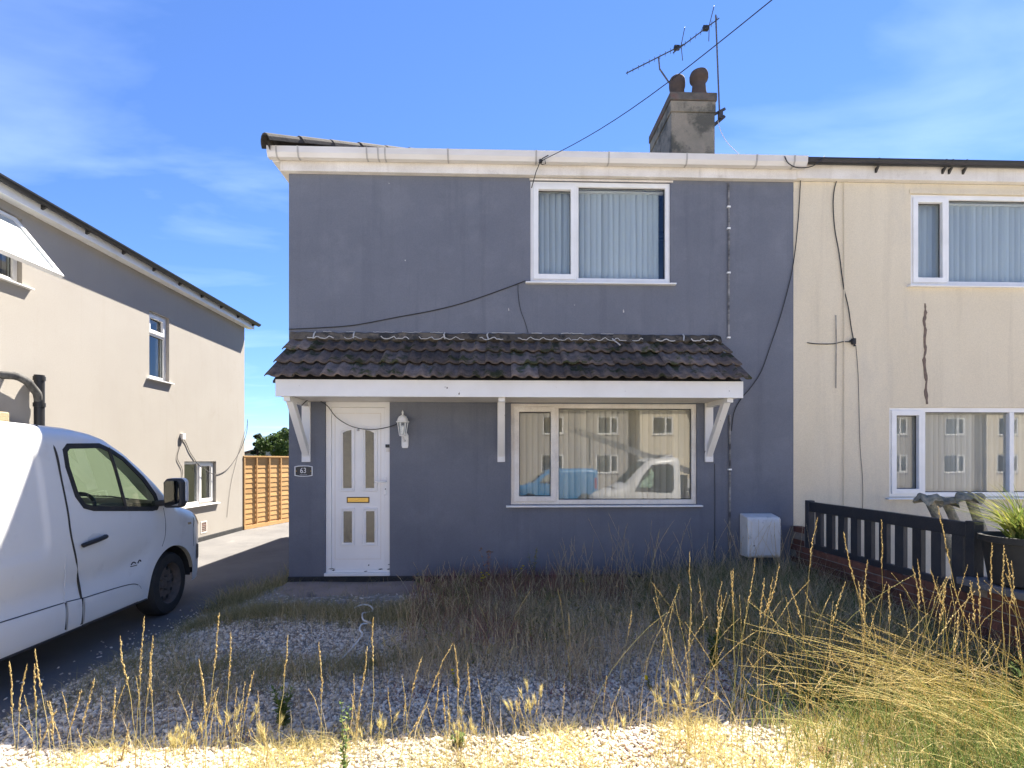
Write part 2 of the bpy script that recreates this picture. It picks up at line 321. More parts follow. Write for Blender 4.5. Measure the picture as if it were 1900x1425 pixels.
sheet('ground', np.array(_far+list(np.arange(-30,31,2.0))+[-x for x in _far][::-1]), np.array(_far+list(np.arange(-30,41,1.0))+[60,100,200,400]), lambda X, Y: base_z(X, Y)-.06, M['lawn'])
sheet('driveway', np.linspace(-5.995, -2.95, 16), np.concatenate([np.arange(-2.0, 22, .25)]), lambda X, Y: base_z(X, Y)+.004, M['tarmac'])
sheet('side_passage', np.linspace(-2.95, -2.40, 5), np.arange(5.9, 22, .3), lambda X, Y: np.where(Y > 6.2, -.235, -.262)+0*X, M['tarmac'])
sheet('garden_bed', np.linspace(-3.15, 3.62, 90), np.linspace(-2.0, 6.36, 110), gz, M['soil'])
sheet('neighbour_paving', np.linspace(3.84, 12, 20), np.linspace(-2, 6.36, 30), lambda X, Y: base_z(X, Y)+.05*(Y > .8), M['paving'])
sheet('left_bounce_sheet', np.linspace(-22, -6.3, 20), np.linspace(-2, 4.6, 12), lambda X, Y: base_z(X, Y)+.01, M['paving'])  # unseen pale sheet, added to bounce sunlight into the shaded front
sheet('pavement', np.linspace(-40, 40, 41), np.linspace(-4.4, -2.0, 6), lambda X, Y: base_z(X, Y)+.02, M['paving'])
sheet('road', np.linspace(-60, 60, 41), np.linspace(-11.0, -4.4, 8), lambda X, Y: -.80+0*X, M['road'])
sheet('far_pavement', np.linspace(-40, 40, 41), np.linspace(-22, -11.0, 6), lambda X, Y: -.68+0*X, M['paving'])
kerb = empty('kerb'); kind(kerb, 'structure')
km = MB().box(0,.91,-.06,.06,-.2,0).mesh('kerb_stone', M['paving'])
for i in range(-12, 12):
    place('kerb_stone', km, kerb, (i*.92, -4.46, -.695)); place('kerb_stone', km, kerb, (i*.92, -10.95, -.675))
# concrete apron before the front door
xs = np.linspace(-2.52, -.75, 14); ys = np.linspace(5.62, 6.362, 8)
def apz(X, Y): return -.072 - .05*sstep((6.36-Y)/.9) + .006*np.sin(5*X+3*Y) - .10*sstep((5.80+.09*np.sin(X*6)-Y)/.16) - .06*sstep((X+1.05)/.3)
sheet('door_apron', xs, ys, apz, M['concrete'])

# ================================================================== building blocks
def wall_panel(mb, x0, x1, z0, z1, ops, y0=0.0, th=.25):
    xs = sorted({x0, x1, *[o[0] for o in ops], *[o[1] for o in ops]}); zs = sorted({z0, z1, *[o[2] for o in ops], *[o[3] for o in ops]})
    for a, b in zip(xs, xs[1:]):
        for c, d in zip(zs, zs[1:]):
            mx_, mz_ = (a+b)/2, (c+d)/2
            if any(o[0] < mx_ < o[1] and o[2] < mz_ < o[3] for o in ops): continue
            mb.quad((a,y0,c),(b,y0,c),(b,y0,d),(a,y0,d)); mb.quad((a,y0+th,c),(a,y0+th,d),(b,y0+th,d),(b,y0+th,c))
    for (a, b, c, d) in ops:
        mb.quad((a,y0,c),(a,y0,d),(a,y0+th,d),(a,y0+th,c)); mb.quad((b,y0,c),(b,y0+th,c),(b,y0+th,d),(b,y0,d))
        mb.quad((a,y0,d),(b,y0,d),(b,y0+th,d),(a,y0+th,d)); mb.quad((a,y0,c),(a,y0+th,c),(b,y0+th,c),(b,y0,c))
    return mb
slat_cache = {}
def blinds(win, x0, x1, z0, z1, mat, y=.17, pitch=.072, ang=28, gap=None):
    h = round(z1-z0, 3)
    key = (h, mat.name)
    if key not in slat_cache:
        b = MB(); w = .0445
        pts = [(-w, .006), (-w/2, -.001), (0, -.003), (w/2, -.001), (w, .006)]
        for zz0, zz1 in ((0, h),):
            for (a, ya), (c, yc) in zip(pts, pts[1:]):
                b.quad((a, ya, zz0), (c, yc, zz0), (c, yc, zz1), (a, ya, zz1)); b.quad((a, ya+.0015, zz0), (a, ya+.0015, zz1), (c, yc+.0015, zz1), (c, yc+.0015, zz0))
        slat_cache[key] = b.mesh('blind_slat', mat, True)
    n = int((x1-x0)/pitch)
    MB().box(x0+.01, x1-.01, y-.02, y+.02, z1+.002, z1+.03).build('blind_rail', M['upvc'], win)
    for i in range(n):
        x = x0+(i+.5)*(x1-x0)/n
        if gap and gap(x): continue
        place('blind_slat', slat_cache[key], win, (x+random.uniform(-.004,.004), y, z0), (R(random.uniform(-.25,.25)), R(random.uniform(-.35,.35)), R(ang+random.uniform(-7,7))))
def window(house, x0, x1, z0, z1, mull=None, sash='left', label=None, glass='glass', mat='upvc', blind=None, y=.02, sill=True, fw=.058, ang=28, gap=None, pitch=.072, sillx=.06, transom=None, blind_y=.17):
    """casement window: the part is its outer frame; mullion, opening sash, panes, sill and blind are its pieces"""
    w = MB().ring(x0, x1, z0, z1, fw, y, y+.07).build('window', M[mat], house, bevel=.005)
    if label: w['label'] = label
    cells = []
    if mull is not None:
        MB().box(mull-.028, mull+.028, y+.004, y+.066, z0+fw, z1-fw).build('mullion', M[mat], w, bevel=.004)
        cells = [(x0+fw, mull-.028, z0+fw, z1-fw), (mull+.028, x1-fw, z0+fw, z1-fw)]
    elif transom is not None:
        MB().box(x0+fw, x1-fw, y+.004, y+.066, transom-.028, transom+.028).build('transom', M[mat], w, bevel=.004)
        cells = [(x0+fw, x1-fw, z0+fw, transom-.028), (x0+fw, x1-fw, transom+.028, z1-fw)]
    else: cells = [(x0+fw, x1-fw, z0+fw, z1-fw)]
    for k, (a, b, c, d) in enumerate(cells):
        is_s = (sash == 'left' and k == 0) or (sash == 'right' and k == 1) or sash == 'both' or (sash == 'top' and k == 1)
        if is_s:
            MB().ring(a-.022, b+.022, c-.022, d+.022, .066, y-.016, y+.05).build('sash', M[mat], w, bevel=.006)
            a, b, c, d = a+.044, b-.044, c+.044, d-.044
        MB().ring(a-.002, b+.002, c-.002, d+.002, .010, y+.030, y+.038).build('gasket', M['black_rubber'], w)
        MB().box(a, b, y+.040, y+.044, c, d).build('pane', M[glass], w)
    if blind:
        for (a, b, c, d) in ([(x0+.03, x1-.03, z0+.06, z1-.065)]):
            blinds(w, a, b, c, d, M[blind], y=blind_y, ang=ang, gap=gap, pitch=pitch)
    if sill:
        MB().prismx([(-.055, z0-.030), (-.055, z0-.012), (y+.06, z0-.001), (y+.06, z0-.030)], x0-sillx, x1+sillx).build('sill', M['upvc'], w, bevel=.003)
    return w
def gutter(house, x0, x1, yb, zt, mat, name='gutter', r=.062, clips=(), end_l=True, end_r=True, square=True):
    """open trough along x, back edge at yb, rim at zt"""
    if square: prof = [(0,0), (0,-.075), (-.02,-.115), (-.085,-.115), (-.112,-.07), (-.118,0), (-.112,0), (-.106,-.066), (-.082,-.108), (-.024,-.108), (-.007,-.072), (-.007,0)]
    else:
        a = [(-r+r*math.cos(t), r*math.sin(t)) for t in np.linspace(0, -math.pi, 10)]; b = [(-r+(r-.005)*math.cos(t), (r-.005)*math.sin(t)) for t in np.linspace(-math.pi, 0, 10)]; prof = a+b
    g = MB(); pts = [(yb+p[0], zt+p[1]) for p in prof]; k = len(pts)
    n0 = len(g.v); g.v += [(x0, *p) for p in pts]+[(x1, *p) for p in pts]
    for i in range(k): j = (i+1) % k; g.f.append((n0+i, n0+j, n0+k+j, n0+k+i))
    h = k//2
    for i in range(h-1):
        for off in (0, k): g.f.append((n0+off+i, n0+off+i+1, n0+off+k-2-i, n0+off+k-1-i))
    o = g.build(name, M[mat], house)
    for e, x in ((end_l, x0), (end_r, x1)):
        if e: MB().prismx([(yb+p[0]*1.02, zt+p[1]*1.02) for p in prof[:h]], x-.006, x+.006).build('gutter_end', M[mat], o)
    for x in clips:
        cl = MB(); pr = [(yb+p[0]*1.06-.001+.003, zt+p[1]*1.06+.002) for p in prof[:h]]; pi = [(yb+p[0]*1.005, zt+p[1]*1.005) for p in prof[:h]]
        n0 = len(cl.v); m = len(pr)
        for xx in (x-.009, x+.009): cl.v += [(xx, *p) for p in pr]+[(xx, *p) for p in pi]
        for i in range(m-1):
            cl.f += [(n0+i, n0+i+1, n0+m+i+1, n0+m+i), (n0+2*m+i, n0+3*m+i, n0+3*m+i+1, n0+2*m+i+1), (n0+i, n0+2*m+i, n0+2*m+i+1, n0+i+1)]
        cl.build('gutter_clip', M['clip_grey'] if mat == 'gutter_white' else M[mat], o)
    return o
def shell(house, x0, x1, depth, z0, z1, mat, left=True, right=True):
    """side and back walls and a floor behind a front wall"""
    t = .25; o = None
    if left: o = MB().box(x0, x0+t, .2505, depth, z0, z1).build('side_wall', mat, house)
    if right: o = MB().box(x1-t, x1, .2505, depth, z0, z1).build('side_wall', mat, house)
    MB().box(x0+(t+.001 if left else 0), x1-(t+.001 if right else 0), depth-t, depth-.001, z0, z1).build('back_wall', mat, house)
    MB().box(x0+t+.001, x1-t-.001, .2515, depth-t-.001, z0, 0).build('ground_floor', M['interior'], house)
    MB().box(x0+t+.001, x1-t-.001, .2515, depth-t-.001, 2.4, 2.6).build('upper_floor', M['interior'], house)
    return o

M['clip_grey'] = mk('clip_grey', (.42,.40,.37), .5, (.30,.28,.25), scale=6)
# ================================================================== grey house
def WX(px): return onY(px, 600, YW).x
def WZ(px, py): return onY(px, py, YW).z
HG = empty('grey_house', (0, YW, 0), 0, 'semi-detached house rendered in dark blue-grey with a tiled canopy over the door', 'house')
ZT = 4.90
uw = (WX(984), WX(1244), WZ(1110, 524), WZ(1110, 337)); lw = (WX(948), WX(1293), WZ(1120, 936), WZ(1120, 749)); dr = (WX(603), WX(723), -.005, WZ(660, 745))
fwall = wall_panel(MB(), XL, XP, -.4, ZT, [uw, lw, dr]); fwall.quad((XL,0,-.4),(XL,0,ZT),(XL,.25,ZT),(XL,.25,-.4))
fwall.build('front_wall', M['grey_render'], HG)
shell(HG, XL, XP, 7.8, -.4, ZT, M['grey_render'])
# bitumen plinth, broken at nothing: runs under the door too
MB().prismx([(-.014, -.3), (-.014, -.022), (-.002, -.008), (-.002, -.3)], XL-.010, XP-.02).build('plinth', M['dark_bitumen'], HG)
# roof slabs with a hip at the left
def hip_roof(house, x0, x1, y0, y1, z, pitch, mat, hip_l=True, hip_r=False, th=.05):
    yr = (y0+y1)/2; rise = (yr-y0)*pitch; xa = x0+(yr-y0) if hip_l else x0; xb = x1-(yr-y0) if hip_r else x1; m = MB()
    for dz in (0, -th):
        m.v += [(x0,y0,z+dz),(x1,y0,z+dz),(x1,y1,z+dz),(x0,y1,z+dz),(xa,yr,z+rise+dz),(xb,yr,z+rise+dz)]
    for o, fl in ((0,1),(6,-1)):
        for q in ((0,1,5,4),(2,3,4,5),(3,0,4),(1,2,5)): m.f.append(tuple(o+i for i in q[::fl]))
    for a, b in ((0,1),(1,2),(2,3),(3,0)): m.f.append((a,a+6,b+6,b))
    return m.build('roof', mat, house), Vector((x0,y0,z)), Vector((xa,yr,z+rise))
roof, h0, h1 = hip_roof(HG, XL-.13, XP, -.17, 8.0, 5.10, .50, M['roof_tile'])
# half-round hip tiles, one by one
hd = (h1-h0); hl = hd.length; hd.normalize()
ht = MB(); n = 9
for y, rr in ((0,.125),(.46,.115)):
    for ri in (rr, rr-.018):
        for t in np.linspace(0, math.pi, n): ht.v.append((y, ri*math.cos(t), ri*.95*math.sin(t)-.02))
for i in range(n-1):
    ht.f += [(i,i+1,2*n+i+1,2*n+i), (n+i,3*n+i,3*n+i+1,n+i+1), (i,n+i,n+i+1,i+1), (2*n+i,2*n+i+1,3*n+i+1,3*n+i)]
hm = ht.mesh('hip_tile', M['ridge_tile'], False)
q = hd.to_track_quat('X', 'Z').to_euler()
for i in range(int(hl/.43)):
    p = h0+hd*(i*.43-.08)+Vector((0,0,.055+.004*(i % 2))); o = place('hip_tile', hm, roof, p, q)
MB().lathe([(0,0),(.06,.004),(.098,.0)], 14, tuple(h0+hd*(-.02)+Vector((0,0,.06))), 'x').build('mortar_bed', M['flashing'], roof)
# eaves
fas = MB().box(XL-.05, XP+.002, -.072, -.048, 4.888, 5.09).build('fascia', M['upvc_old'], HG, bevel=.004)
MB().box(XL-.05, XP+.002, -.0485, -.001, 4.890, 4.902).build('soffit', M['upvc_old'], HG)
MB().box(XL-.074, XL-.051, -.072, 7.9, 4.888, 5.09).build('side_fascia', M['upvc_old'], HG, bevel=.004)
MB().box(XL-.051, XL-.001, -.0475, 7.9, 4.889, 4.901).build('side_soffit', M['upvc_old'], HG)
for px in (1300,): MB().box(onY(px,300,YW-.07).x-.01, onY(px,300,YW-.07).x+.01, -.078, -.071, 4.884, 5.04).build('fascia_joint', M['upvc_old'], fas)
gclip = [onY(p, 280, YW-.19).x for p in (512, 552, 680, 701, 714, 831, 995, 1130, 1275, 1405, 1475)]
GU = gutter(HG, XL-.18, onY(1495, 300, YW-.15).x, -.073, 5.115, 'gutter_white', clips=gclip)
# black side outlet bend under the left eaves
MB().tube([(XL-.14, 1.15, 5.0), (XL-.14, 1.15, 4.86), (XL-.10, 1.10, 4.72), (XL-.055, 1.05, 4.62), (XL-.05, 1.05, 4.3), (XL-.05, 1.05, -.2)], .038, 10).build('side_downpipe', M['black_plastic'], HG, smooth=True)
MB().box(XL-.18, XL-.075, -.07, 7.9, 5.0, 5.108).build('side_gutter', M['gutter_white'], HG, bevel=.02)
# windows
window(HG, *uw, mull=WX(1070), glass='glass', mat='upvc', blind='blind', ang=-20, gap=lambda x: x > uw[1]-.11, label='upper window with pale vertical blinds')
MB().box(uw[0]-.01, uw[1]+.03, -.012, .03, uw[3]+.001, uw[3]+.022).build('lintel_strip', M['upvc_old'], HG)
window(HG, *lw, mull=WX(1033), glass='glass_low', mat='upvc_old', blind='blind_beige', ang=-22, pitch=.076, label='wide ground floor window with beige vertical blinds')
# ---- front door
dx0, dx1, dz0, dz1 = dr
D = MB().ring(dx0, dx1, dz0+.001, dz1, .066, .03, .10).build('front_door', M['door_white'], HG, bevel=.005); D['label'] = 'white panelled front door with four frosted panes and brass letterbox'
MB().box(dx0-.004, dx1+.004, -.03, .03, dz0+.002, .035).build('threshold', M['door_white'], D, bevel=.006)
lx0, lx1, lz0, lz1 = dx0+.068, dx1-.068, .105, dz1-.068
def DX(px): return onY(px, 900, YW+.04).x
def DZ(py): return onY(663, py, YW+.04).z
def zp(x, y): return (DX(530+x/3.958), DZ(720+y/3.958))       # outline points measured on the door
panes = [[(422,735),(485,735),(483,308),(452,314),(420,328)], [(587,735),(650,735),(648,328),(618,314),(585,308)], [(425,1135),(487,1135),(487,905),(425,905)], [(590,1135),(652,1135),(652,905),(590,905)]]
mids = [[(397,758),(508,758),(508,273),(452,285),(397,308)], [(563,758),(674,758),(674,308),(618,285),(563,273)], [(402,1158),(508,1158),(508,880),(402,880)], [(564,1158),(674,1158),(674,880),(564,880)]]
LF = MB(); LF.box(lx0, lx1, .046, .085, lz0-.06, lz1)
leaf = LF.build('door_leaf', M['door_white'], D, bevel=.003)
# thin strip in duller white, painted as a shadow line round the raised panel of the leaf
MB().ring(DX(530+360/3.958), DX(530+700/3.958), DZ(720+1258/3.958), DZ(720+183/3.958), .006, .0435, .0462).build('shadow_line', M['upvc_old'], D)
for pn, md in zip(panes, mids):
    P = [zp(*p) for p in pn]; Q = [zp(*p) for p in md]
    mid = [((a[0]+b[0])/2, (a[1]+b[1])/2) for a, b in zip(P, Q)]
    MB().polyring(Q, mid, .032, .0465).build('moulding', M['door_white'], D, bevel=.005)
    MB().polyring(mid, P, .038, .0466).build('bead', M['upvc'], D, bevel=.004)
    MB().prism(P, .0435, .0458).build('pane', M['glass_door'], D)
MB().ring(*[f for f in (zp(450,843)[0], zp(614,843)[0], zp(450,843)[1], zp(450,800)[1])], .009, .033, .0464).build('letterbox_surround', M['black_plastic'], D)
MB().box(zp(455,0)[0], zp(609,0)[0], .036, .0463, zp(0,838)[1], zp(0,805)[1]).build('letterbox_flap', M['brass'], D, bevel=.003)
MB().box(zp(724,0)[0], zp(746,0)[0], .022, .0462, zp(0,785)[1], zp(0,655)[1]).build('handle_plate', M['upvc'], D, bevel=.006)
MB().tube([(zp(738,0)[0], .024, zp(0,687)[1]), (zp(738,0)[0], -.02, zp(0,687)[1]), (zp(725,0)[0], -.028, zp(0,687)[1]), (zp(662,0)[0], -.026, zp(0,689)[1])], .0105, 8).build('lever_handle', M['upvc'], D, smooth=True)
MB().tube([(zp(735,0)[0], .0215, zp(0,742)[1]), (zp(735,0)[0], .023, zp(0,742)[1])], .008, 8).build('keyhole', M['black_plastic'], D)
MB().box(zp(736,0)[0], zp(764,0)[0], .012, .0295, zp(0,437)[1], zp(0,414)[1]).build('doorbell', M['black_plastic'], D, bevel=.003)
MB().box(zp(740,0)[0], zp(762,0)[0], .014, .0295, zp(0,468)[1], zp(0,440)[1]).build('doorbell_plate', M['upvc_old'], D, bevel=.003)
MB().lathe([(0,.030),(.014,.031),(.016,.040),(.016,.0462)], 14, (zp(532,0)[0], 0, zp(0,308)[1]), 'y').build('spyhole', M['steel'], D)

for px, py, w, h in ((590,1345,.05,.012),(612,1300,.02,.02),(1010,1330,.05,.016),(1080,1296,.03,.01),(340,1325,.09,.012),(355,1335,.04,.02),(700,1330,.06,.018)):
    x_, z_ = zp(min(px, 760), py); MB().prism([(x_-w*.5, z_-h*.2), (x_-w*.1, z_-h*.5), (x_+w*.5, z_+h*.1), (x_+w*.1, z_+h*.5), (x_-w*.3, z_+h*.25)], .0285, .0297).build('scuff', M['dark_bitumen'], D)
# ---- canopy over door and lower window
CE, CZE, CZT = -.70, 2.275, 2.845       # eave y, tile underside at eave, tile top at wall
cx0, cx1 = -2.485, 2.825
can = MB().box(onY(511,715,YW-.64).x, onY(1379,715,YW-.64).x, -.645, -.62, 2.105, 2.292).build('canopy', M['white_timber'], HG, bevel=.004); can['label'] = 'tiled lean-to canopy with white fascia on timber brackets'
kx0, kx1 = onY(511,715,YW-.64).x, onY(1379,715,YW-.64).x
MB().box(kx0+.004, kx1-.004, -.619, -.002, 2.118, 2.130).build('canopy_soffit', M['upvc_old'], can)
for x, nm in ((kx0, 0), (kx1-.022, 1)):
    MB().prismx([(-.6195, 2.131), (-.6195, 2.285), (-.004, 2.80), (-.004, 2.131)], x, x+.022).build('canopy_cheek', M['white_timber'], can)
slope = Vector((0, -CE, CZT-CZE)); sl = slope.length; ang = math.atan2(CZT-CZE, -CE)
tw, gauge = .302, sl/3
def tile_mesh(seed):
    rr = random.Random(seed); m = MB(); nx = 16; L0 = gauge+.07
    for (yy, lift) in ((0, .052), (L0*.5, .030), (L0, .006)):
        for th in (0, -.018):
            for i in range(nx+1):
                u = i/nx*2; f = u-math.floor(u) if i < nx else 0
                roll = .026*max(0, math.sin(math.pi*min(1, f/.52)))**.8 if f < .52 else -.004*math.sin(math.pi*(f-.52)/.48)
                m.v.append((i/nx*tw*1.004, yy, lift+roll+th+rr.uniform(-.0018,.0018)))
    k = nx+1
    for r in range(2):
        for i in range(nx):
            a = r*2*k+i; m.f.append((a, a+1, a+1+2*k, a+2*k)); b = a+k; m.f.append((b, b+2*k, b+1+2*k, b+1))
    for i in range(nx): m.f.append((i, i+k, i+k+1, i+1))
    m.f += [(0, 2*k, 3*k, k), (nx, nx+k, nx+3*k, nx+2*k)]
    return m.mesh('roof_tile', M['tile'], True)
tms = [tile_mesh(i) for i in range(5)]
nt_ = int(round((cx1-cx0)/tw))
for c in range(3):
    for i in range(nt_):
        p = Vector((cx0+i*(cx1-cx0)/nt_, CE, CZE)) + slope.normalized()*(c*gauge-.012) + Vector((0,0,.012))
        place('roof_tile', random.choice(tms), can, p+Vector((0, random.uniform(-.006,.006), random.uniform(-.004,.005))), (ang+R(random.uniform(-1.2,1.2)), R(random.uniform(-.8,.8)), R(random.uniform(-.7,.7))))
MB().prismx([(CE+.06, CZE-.0), (-.004, CZT-.05), (-.004, CZT-.075), (CE+.06, CZE-.025)], cx0+.05, cx1-.05).build('roof_deck', M['interior_dark'], can)
# mortar flashing in pieces, with white sealant along its foot and in its joints
cuts = [WX(p) for p in (541, 587, 659, 825, 905, 1045, 1265, 1335)]
for a, b in zip(cuts, cuts[1:]):
    m = MB(); k = max(3, int((b-a)/.06))
    for i in range(k+1):
        x = a+.004+(b-a-.008)*i/k; t = random.uniform(-.012,.012); w = random.uniform(-.014,.012)
        m.v += [(x, -.004, 2.965+t*.6), (x, -.05, 2.945+t), (x, -.085, 2.868+w), (x, -.004, 2.83)]
    for i in range(k):
        for j in range(3): m.f.append((4*i+j, 4*i+j+1, 4*i+j+5, 4*i+j+4))
    m.f += [(0,1,2,3), (4*k+3,4*k+2,4*k+1,4*k)]
    m.build('flashing', M['flashing'], can)
def squiggle(a, b, y, zf, r=.006, skip=.22):
    m = MB(); pts = []; x = a
    while x < b:
        pts.append((x, y+random.uniform(-.004,.004), zf(x)+random.uniform(-.006,.006))); x += .026
        if random.random() < skip*.16 and len(pts) > 4: m.tube(pts, random.uniform(.5,1.1)*r, 5); pts = []; x += random.uniform(.03,.22)
    if len(pts) > 2: m.tube(pts, r, 5)
    return m
def scal(x):
    f = ((x-cx0)/(tw*.5)) % 1.0
    return 2.872+.026*max(0, math.sin(math.pi*min(1, f/.52)))
squiggle(WX(575), WX(1330), -.094, scal, .0065).build('sealant', M['mortar_white'], can, smooth=True)
squiggle(WX(600), WX(1150), -.008, lambda x: 2.972, .004, 1.6).build('sealant', M['mortar_white'], can, smooth=True)
for px in (587, 659, 825, 905, 1265):
    x = WX(px); MB().tube([(x+random.uniform(-.01,.01), -.02, 2.966), (x+random.uniform(-.01,.01), -.062, 2.935), (x+random.uniform(-.015,.015), -.094, 2.875)], .009, 5).build('joint_sealant', M['mortar_white'], can)
x = WX(1133); MB().tube([(x, -.10, 2.89), (x+.02, -.16, 2.845), (x+.045, -.20, 2.812), (x+.06, -.24, 2.782)], .008, 5).build('joint_sealant', M['mortar_white'], can)
# brackets
for px0, px1 in ((561, 577), (923, 937), (1307, 1322)):
    x0, x1 = WX(px0), WX(px1); xm = (x0+x1)/2
    b = MB().box(x0, x1, -.028, -.001, WZ(xm, 858) if False else 1.385, 2.116).build('bracket', M['white_timber'], can, bevel=.004)
    w = .038
    MB().prismx([(-.029, 1.45), (-.029, 1.57), (-.47, 2.1165), (-.575, 2.1165)], xm-w, xm+w).build('bracket_strut', M['white_timber'], b, bevel=.004)
    MB().box(xm-w+.003, xm+w-.003, -.60, -.030, 2.060, 2.117).build('bracket_arm', M['white_timber'], b, bevel=.004)

# small chips where the paint has come off
for px, py, w, h in ((752,483,.012,.018),(944,574,.010,.035),(1157,577,.014,.040),(722,340,.008,.014),(1066,566,.008,.01),(1352,424,.02,.05)):
    p_ = onY(px, py, YW); MB().prism([(p_.x-w*.4, p_.z-h*.5), (p_.x+w*.6, p_.z-h*.45), (p_.x+w*.3, p_.z+h*.1), (p_.x-w*.1, p_.z+h*.5), (p_.x-w*.5, p_.z+h*.3)], -.003, -.0004).build('paint_chip', M['mortar_white'], HG)
# ---- chimney
cY = 8.72-YW
ch = MB().box(2.985, 3.74, cY, cY+1.18, 5.6, 7.34).build('chimney', M['chimney_render'], HG, bevel=.012); ch['label'] = 'stained rendered chimney stack with two clay pots'
MB().box(2.972, 3.752, cY-.013, cY+1.193, 7.341, 7.53).build('chimney_band', M['chimney_render'], ch, bevel=.01)
MB().box(2.955, 3.77, cY-.03, cY+1.21, 7.531, 7.67).build('chimney_cap', M['chimney_cap'], ch, bevel=.015)
m = MB(); a = (2.97, 3.755, cY-.015, cY+1.195); b_ = (3.12, 3.64, cY+.14, cY+1.05)
m.v += [(a[0],a[2],7.67),(a[1],a[2],7.67),(a[1],a[3],7.67),(a[0],a[3],7.67),(b_[0],b_[2],7.77),(b_[1],b_[2],7.77),(b_[1],b_[3],7.77),(b_[0],b_[3],7.77)]
m.f += [(0,1,5,4),(1,2,6,5),(2,3,7,6),(3,0,4,7),(4,5,6,7)]; m.build('flaunching', M['chimney_cap'], ch)
MB().lathe([(0.150,7.70),(0.146,7.80),(0.125,7.90),(0.112,8.02),(0.116,8.06),(0.150,8.10),(0.159,8.13),(0.159,8.19),(0.142,8.235),(0.103,8.255),(0.090,8.25),(0.086,8.15)], 22, (3.58, cY+.30, 0)).build('chimney_pot', M['pot'], ch, smooth=True)
MB().lathe([(0.142,7.70),(0.133,7.85),(0.125,8.08),(0.138,8.12),(0.142,8.16),(0.142,8.24),(0.125,8.29),(0.095,8.315),(0.082,8.31),(0.077,8.2)], 22, (3.27, cY+.52, 0)).build('chimney_pot', M['pot'], ch, smooth=True)
# ================================================================== cream neighbour, attached on the right
HC = empty('cream_house', (XP, YW, 0), 0, 'cream rendered neighbour house joined to the grey house', 'house')
def CXl(px): return WX(px)-XP
nw = (CXl(1690), CXl(1690)+2.05, WZ(1790, 530), WZ(1790, 361)); nlw = (CXl(1650), CXl(1890)+.95, WZ(1760, 922), WZ(1760, 756))
CWD = 6.3
cw = wall_panel(MB(), .002, CWD, -.4, ZT, [nw, nlw]); cw.quad((CWD,0,-.4),(CWD,.25,-.4),(CWD,.25,ZT),(CWD,0,ZT)); cw.build('front_wall', M['cream_render'], HC)
shell(HC, .002, CWD, 7.8, -.4, ZT, M['cream_render'], left=False)
window(HC, *nw, mull=CXl(1760), blind='blind', ang=-30, sillx=.05, label='upper window with pale blue vertical blinds')
window(HC, *nlw, mull=CXl(1716), blind='blind', ang=-34, glass='glass_low', sillx=.05, label='lower window with grey vertical blinds')
MB().box(CXl(1880)-.03, CXl(1880)+.03, .016, .09, nlw[2]+.06, nlw[3]-.06).build('mullion_post', M['upvc'], HC, bevel=.004)
MB().box(nw[0]-.02, nw[1]+.02, -.010, .03, nw[3]+.001, nw[3]+.05).build('lintel_strip', M['cream_render'], HC, bevel=.003)
hip_roof(HC, .001, CWD+.13, -.17, 8.0, 5.10, .50, M['roof_tile'], hip_l=False, hip_r=True)
MB().box(.004, CWD+.05, -.070, -.048, 4.905, 5.09).build('fascia', M['upvc_old'], HC, bevel=.004)
MB().box(.004, CWD+.05, -.0485, -.001, 4.902, 4.912).build('soffit', M['upvc_old'], HC)
gx0 = onY(1495, 300, YW-.15).x-XP+.012
gutter(HC, gx0, CWD+.1, -.071, 5.105, 'black_plastic', square=False, r=.056, clips=[onY(p, 300, YW-.15).x-XP for p in (1628, 1752, 1764, 1790)])
for px in (1628, 1752, 1764, 1790):
    x = onY(px, 300, YW-.1).x-XP; MB().prismx([(-.071, 5.04), (-.071, 4.985), (-.078, 4.985), (-.13, 5.05)], x-.012, x+.012).build('gutter_bracket', M['black_plastic'], HC)
# raised ragged repair of the crack in the render
def CP(px, py): p = onY(px, py, YW); return (p.x-XP, p.z)
cr = MB(); pts = [(1716,563),(1717,580),(1714,596),(1717,612),(1715,632),(1717,650),(1714,668),(1716,690),(1719,708),(1717,726),(1720,750)]
L_, R_ = [], []
for i, p in enumerate(pts):
    x, z = CP(*p)
    for k in range(3):
        if i == len(pts)-1 and k: break
        x2, z2 = CP(*pts[min(i+1, len(pts)-1)]); f = k/3
        w = (.014+random.uniform(-.004,.008))*(1 if i else .5); L_.append((x+(x2-x)*f-w, z+(z2-z)*f)); R_.append((x+(x2-x)*f+w+random.uniform(-.004,.005), z+(z2-z)*f))
MB().prism(L_+R_[::-1], -.006, -.0005).build('crack_filler', mk('crack_filler', (.20,.145,.115), .95, (.13,.095,.08), scale=25, amt=.9, bump=.8, bscale=70), HC)
# ================================================================== house on the left (its side wall faces us)
HL = empty('beige_house', (XLH, 4.7, 0), R(90), 'beige rendered house on the left with black gutter and open casement', 'house')
def LP(px, py, off=0): p = onX(px, py, XLH+off); return (p.y-4.7, p.z)
ZL = 4.60; LEN = 12.55-4.7
def rect(pa, pb): a, b = LP(*pa), LP(*pb); return (min(a[0],b[0]), max(a[0],b[0]), min(a[1],b[1]), max(a[1],b[1]))
w_near = (LP(33,412)[0]-1.05, LP(33,412)[0]+.06, LP(40,528)[1], LP(30,404)[1]+.02)
w_stair = (LP(277,640)[0], LP(314,640)[0], LP(295,705)[1], LP(295,583)[1])
w_back = (LP(342,895)[0], LP(401,895)[0], LP(372,936)[1], LP(372,856)[1])
lw_ = wall_panel(MB(), 0, LEN, -.5, ZL, [w_near, w_stair, w_back]); lw_.quad((LEN,0,-.5),(LEN,.25,-.5),(LEN,.25,ZL),(LEN,0,ZL)); lw_.quad((0,0,-.5),(0,0,ZL),(0,.25,ZL),(0,.25,-.5))
lw_.build('side_wall', M['beige_render'], HL)
shell(HL, 0, LEN, 6.2, -.5, ZL, M['beige_render'])
